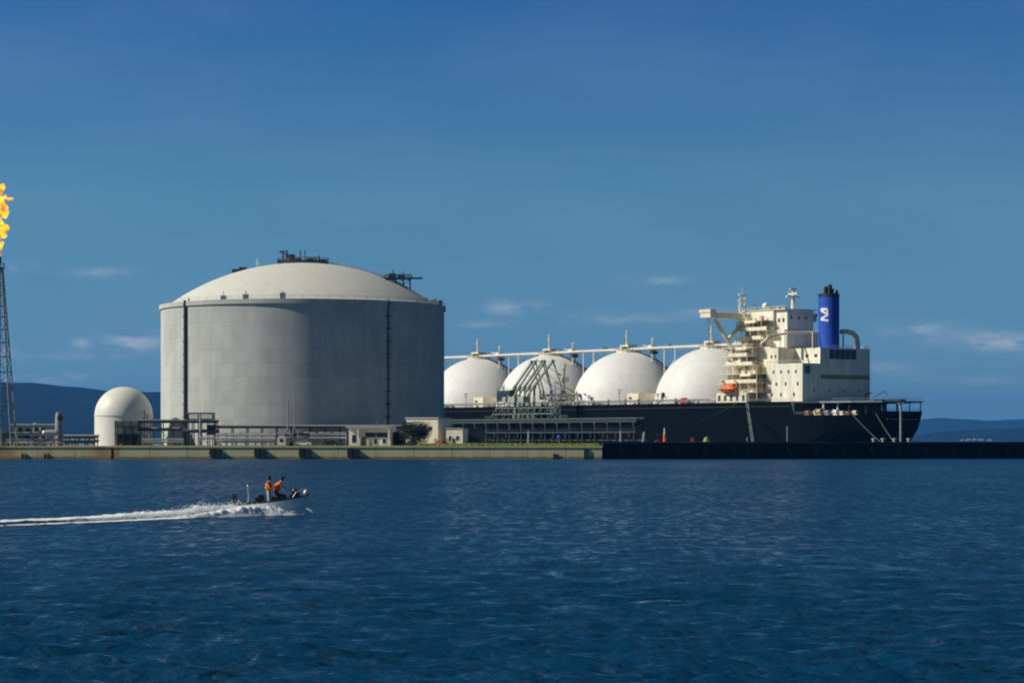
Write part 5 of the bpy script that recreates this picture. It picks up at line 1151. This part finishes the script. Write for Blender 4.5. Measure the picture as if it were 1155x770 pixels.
# wake centreline: picture column / row pairs on the water
cl = [(-160,604),(-80,597),(0,591),(60,588.5),(120,586.5),(170,584.5),(215,583),(250,581.5),(300,580),(352,579.0)]
cy = [2700*H/(b-HY) for a, b in cl]; cxs = [(a-CX)/F*y for (a, b), y in zip(cl, cy)]
def wake():
    s_ = np.linspace(0, 1, 1100); tt = np.linspace(0, 1, len(cl))
    px = np.interp(s_, tt, [c[0] for c in cl])
    xc = np.interp(s_, tt, cxs); yc = np.interp(s_, tt, cy)
    tl = np.linspace(-1, 1, 150)
    Wd = np.interp(px, [-160,0,100,200,262,300,345,353], [10,8,6.6,4.6,3.2,3.0,2.4,.5])
    Sg, Tg = np.meshgrid(s_, tl, indexing='ij'); Xc = xc[:,None]+Tg*0; Yc = yc[:,None]+Tg*Wd[:,None]; Xg = Xc+Tg*.4*Wd[:,None]*-.2
    PX = px[:,None]+Tg*0
    far = np.exp(-((Tg-.45)/.32)**2); near = np.exp(-((Tg+.62)/(.20+.13*(PX > 240)))**2)
    hf = np.interp(px, [-160,0,60,120,150,175,200,225,250,300,345,353], [.05,.12,.16,.22,.34,.36,.42,.60,.52,.50,.30,.02])[:,None]
    hn = np.interp(px, [-160,0,60,150,200,260,300,345,353], [.04,.06,.06,.08,.12,.50,.66,.42,.06])[:,None]
    nz = fbm(Xg*2.6+50, Yc*2.2, 40, 6); nz2 = fbm(Xg*.5+9, Yc*.9, 60, 4)
    z = far*hf*(.6+.8*nz)*(.4+1.2*nz2)+near*hn*(.6+.8*nz)-.02
    cover = far*np.interp(px,[-160,0,100,160,353],[.55,.75,.85,1.15,1.3])[:,None]+near*np.interp(px,[-160,0,100,200,353],[.35,.5,.7,1.1,1.4])[:,None]+ .95*(PX > 262)*(np.abs(Tg) < .97)
    keep = (cover*(.55+1.0*fbm(Xg*2.2, Yc*.9+30, 80, 5))) > .47
    edge = 1-np.abs(Tg)**5; V = np.stack([Xg, Yc, np.maximum(z, -.5)*edge+.06*edge-.02], -1); n1 = len(tl)
    i = np.arange(len(s_)-1)[:,None]; j_ = np.arange(n1-1)[None,:]
    Q = np.stack([i*n1+j_, (i+1)*n1+j_, (i+1)*n1+j_+1, i*n1+j_+1], -1)
    k = keep[:-1,:-1]; Q = Q[k]
    V = V.reshape(-1,3); used = np.unique(Q); mp_ = np.zeros(len(V), int); mp_[used] = np.arange(len(used)); V = V[used]; Q = mp_[Q]
    o = npmesh('wake_foam', V, Q, M['foam']); tag(o, 'white foaming wake trailing left behind the motor boat', 'wake', kind='stuff')
wake()
def spray():
    r_ = np.random.RandomState(9); cnt = 30000
    px = np.where(r_.rand(cnt) < .62, r_.uniform(255, 350, cnt), 262-np.abs(r_.normal(0, 62, cnt)))
    tt = [c[0] for c in cl]; xc = np.interp(px, tt, cxs); yc = np.interp(px, tt, cy)
    on = px > 262
    hm = np.interp(px, [60,120,150,175,200,222,250,270,300,335,352], [.12,.25,.40,.36,.45,.72,.62,.66,.58,.5,.15])
    yo = np.where(r_.rand(cnt) < .62, r_.normal(-1.5, .4, cnt), r_.normal(.9, .5, cnt)); yo = np.where(on, yo, r_.normal(.9, .55, cnt))
    z = hm*np.abs(r_.normal(0, .5, cnt))**.9*(1-.25*np.abs(yo-np.where(yo<0,-.9,.9)))
    z = np.clip(z, 0.02, 1.4); P_ = np.stack([xc, yc+yo, z], -1)
    sz = r_.uniform(.008,.028,cnt)[:,None,None]*np.where(r_.rand(cnt)<.05,1.5,1)[:,None,None]
    T = np.array([(1,1,1),(1,-1,-1),(-1,1,-1),(-1,-1,1)], float)[None]+r_.uniform(-.4,.4,(cnt,4,3))
    V = (P_[:,None,:]+T*sz*np.array([1.3,1,.8])).reshape(-1,3); b = (np.arange(cnt)*4)[:,None,None]
    Q = (b+np.array([(0,1,2),(0,3,1),(0,2,3),(1,3,2)])[None]).reshape(-1,3)
    o = npmesh('spray', V, Q, M['foam'], None, False); tag(o, 'fine white spray thrown up along the boat and its wake', 'spray', kind='stuff')
spray()
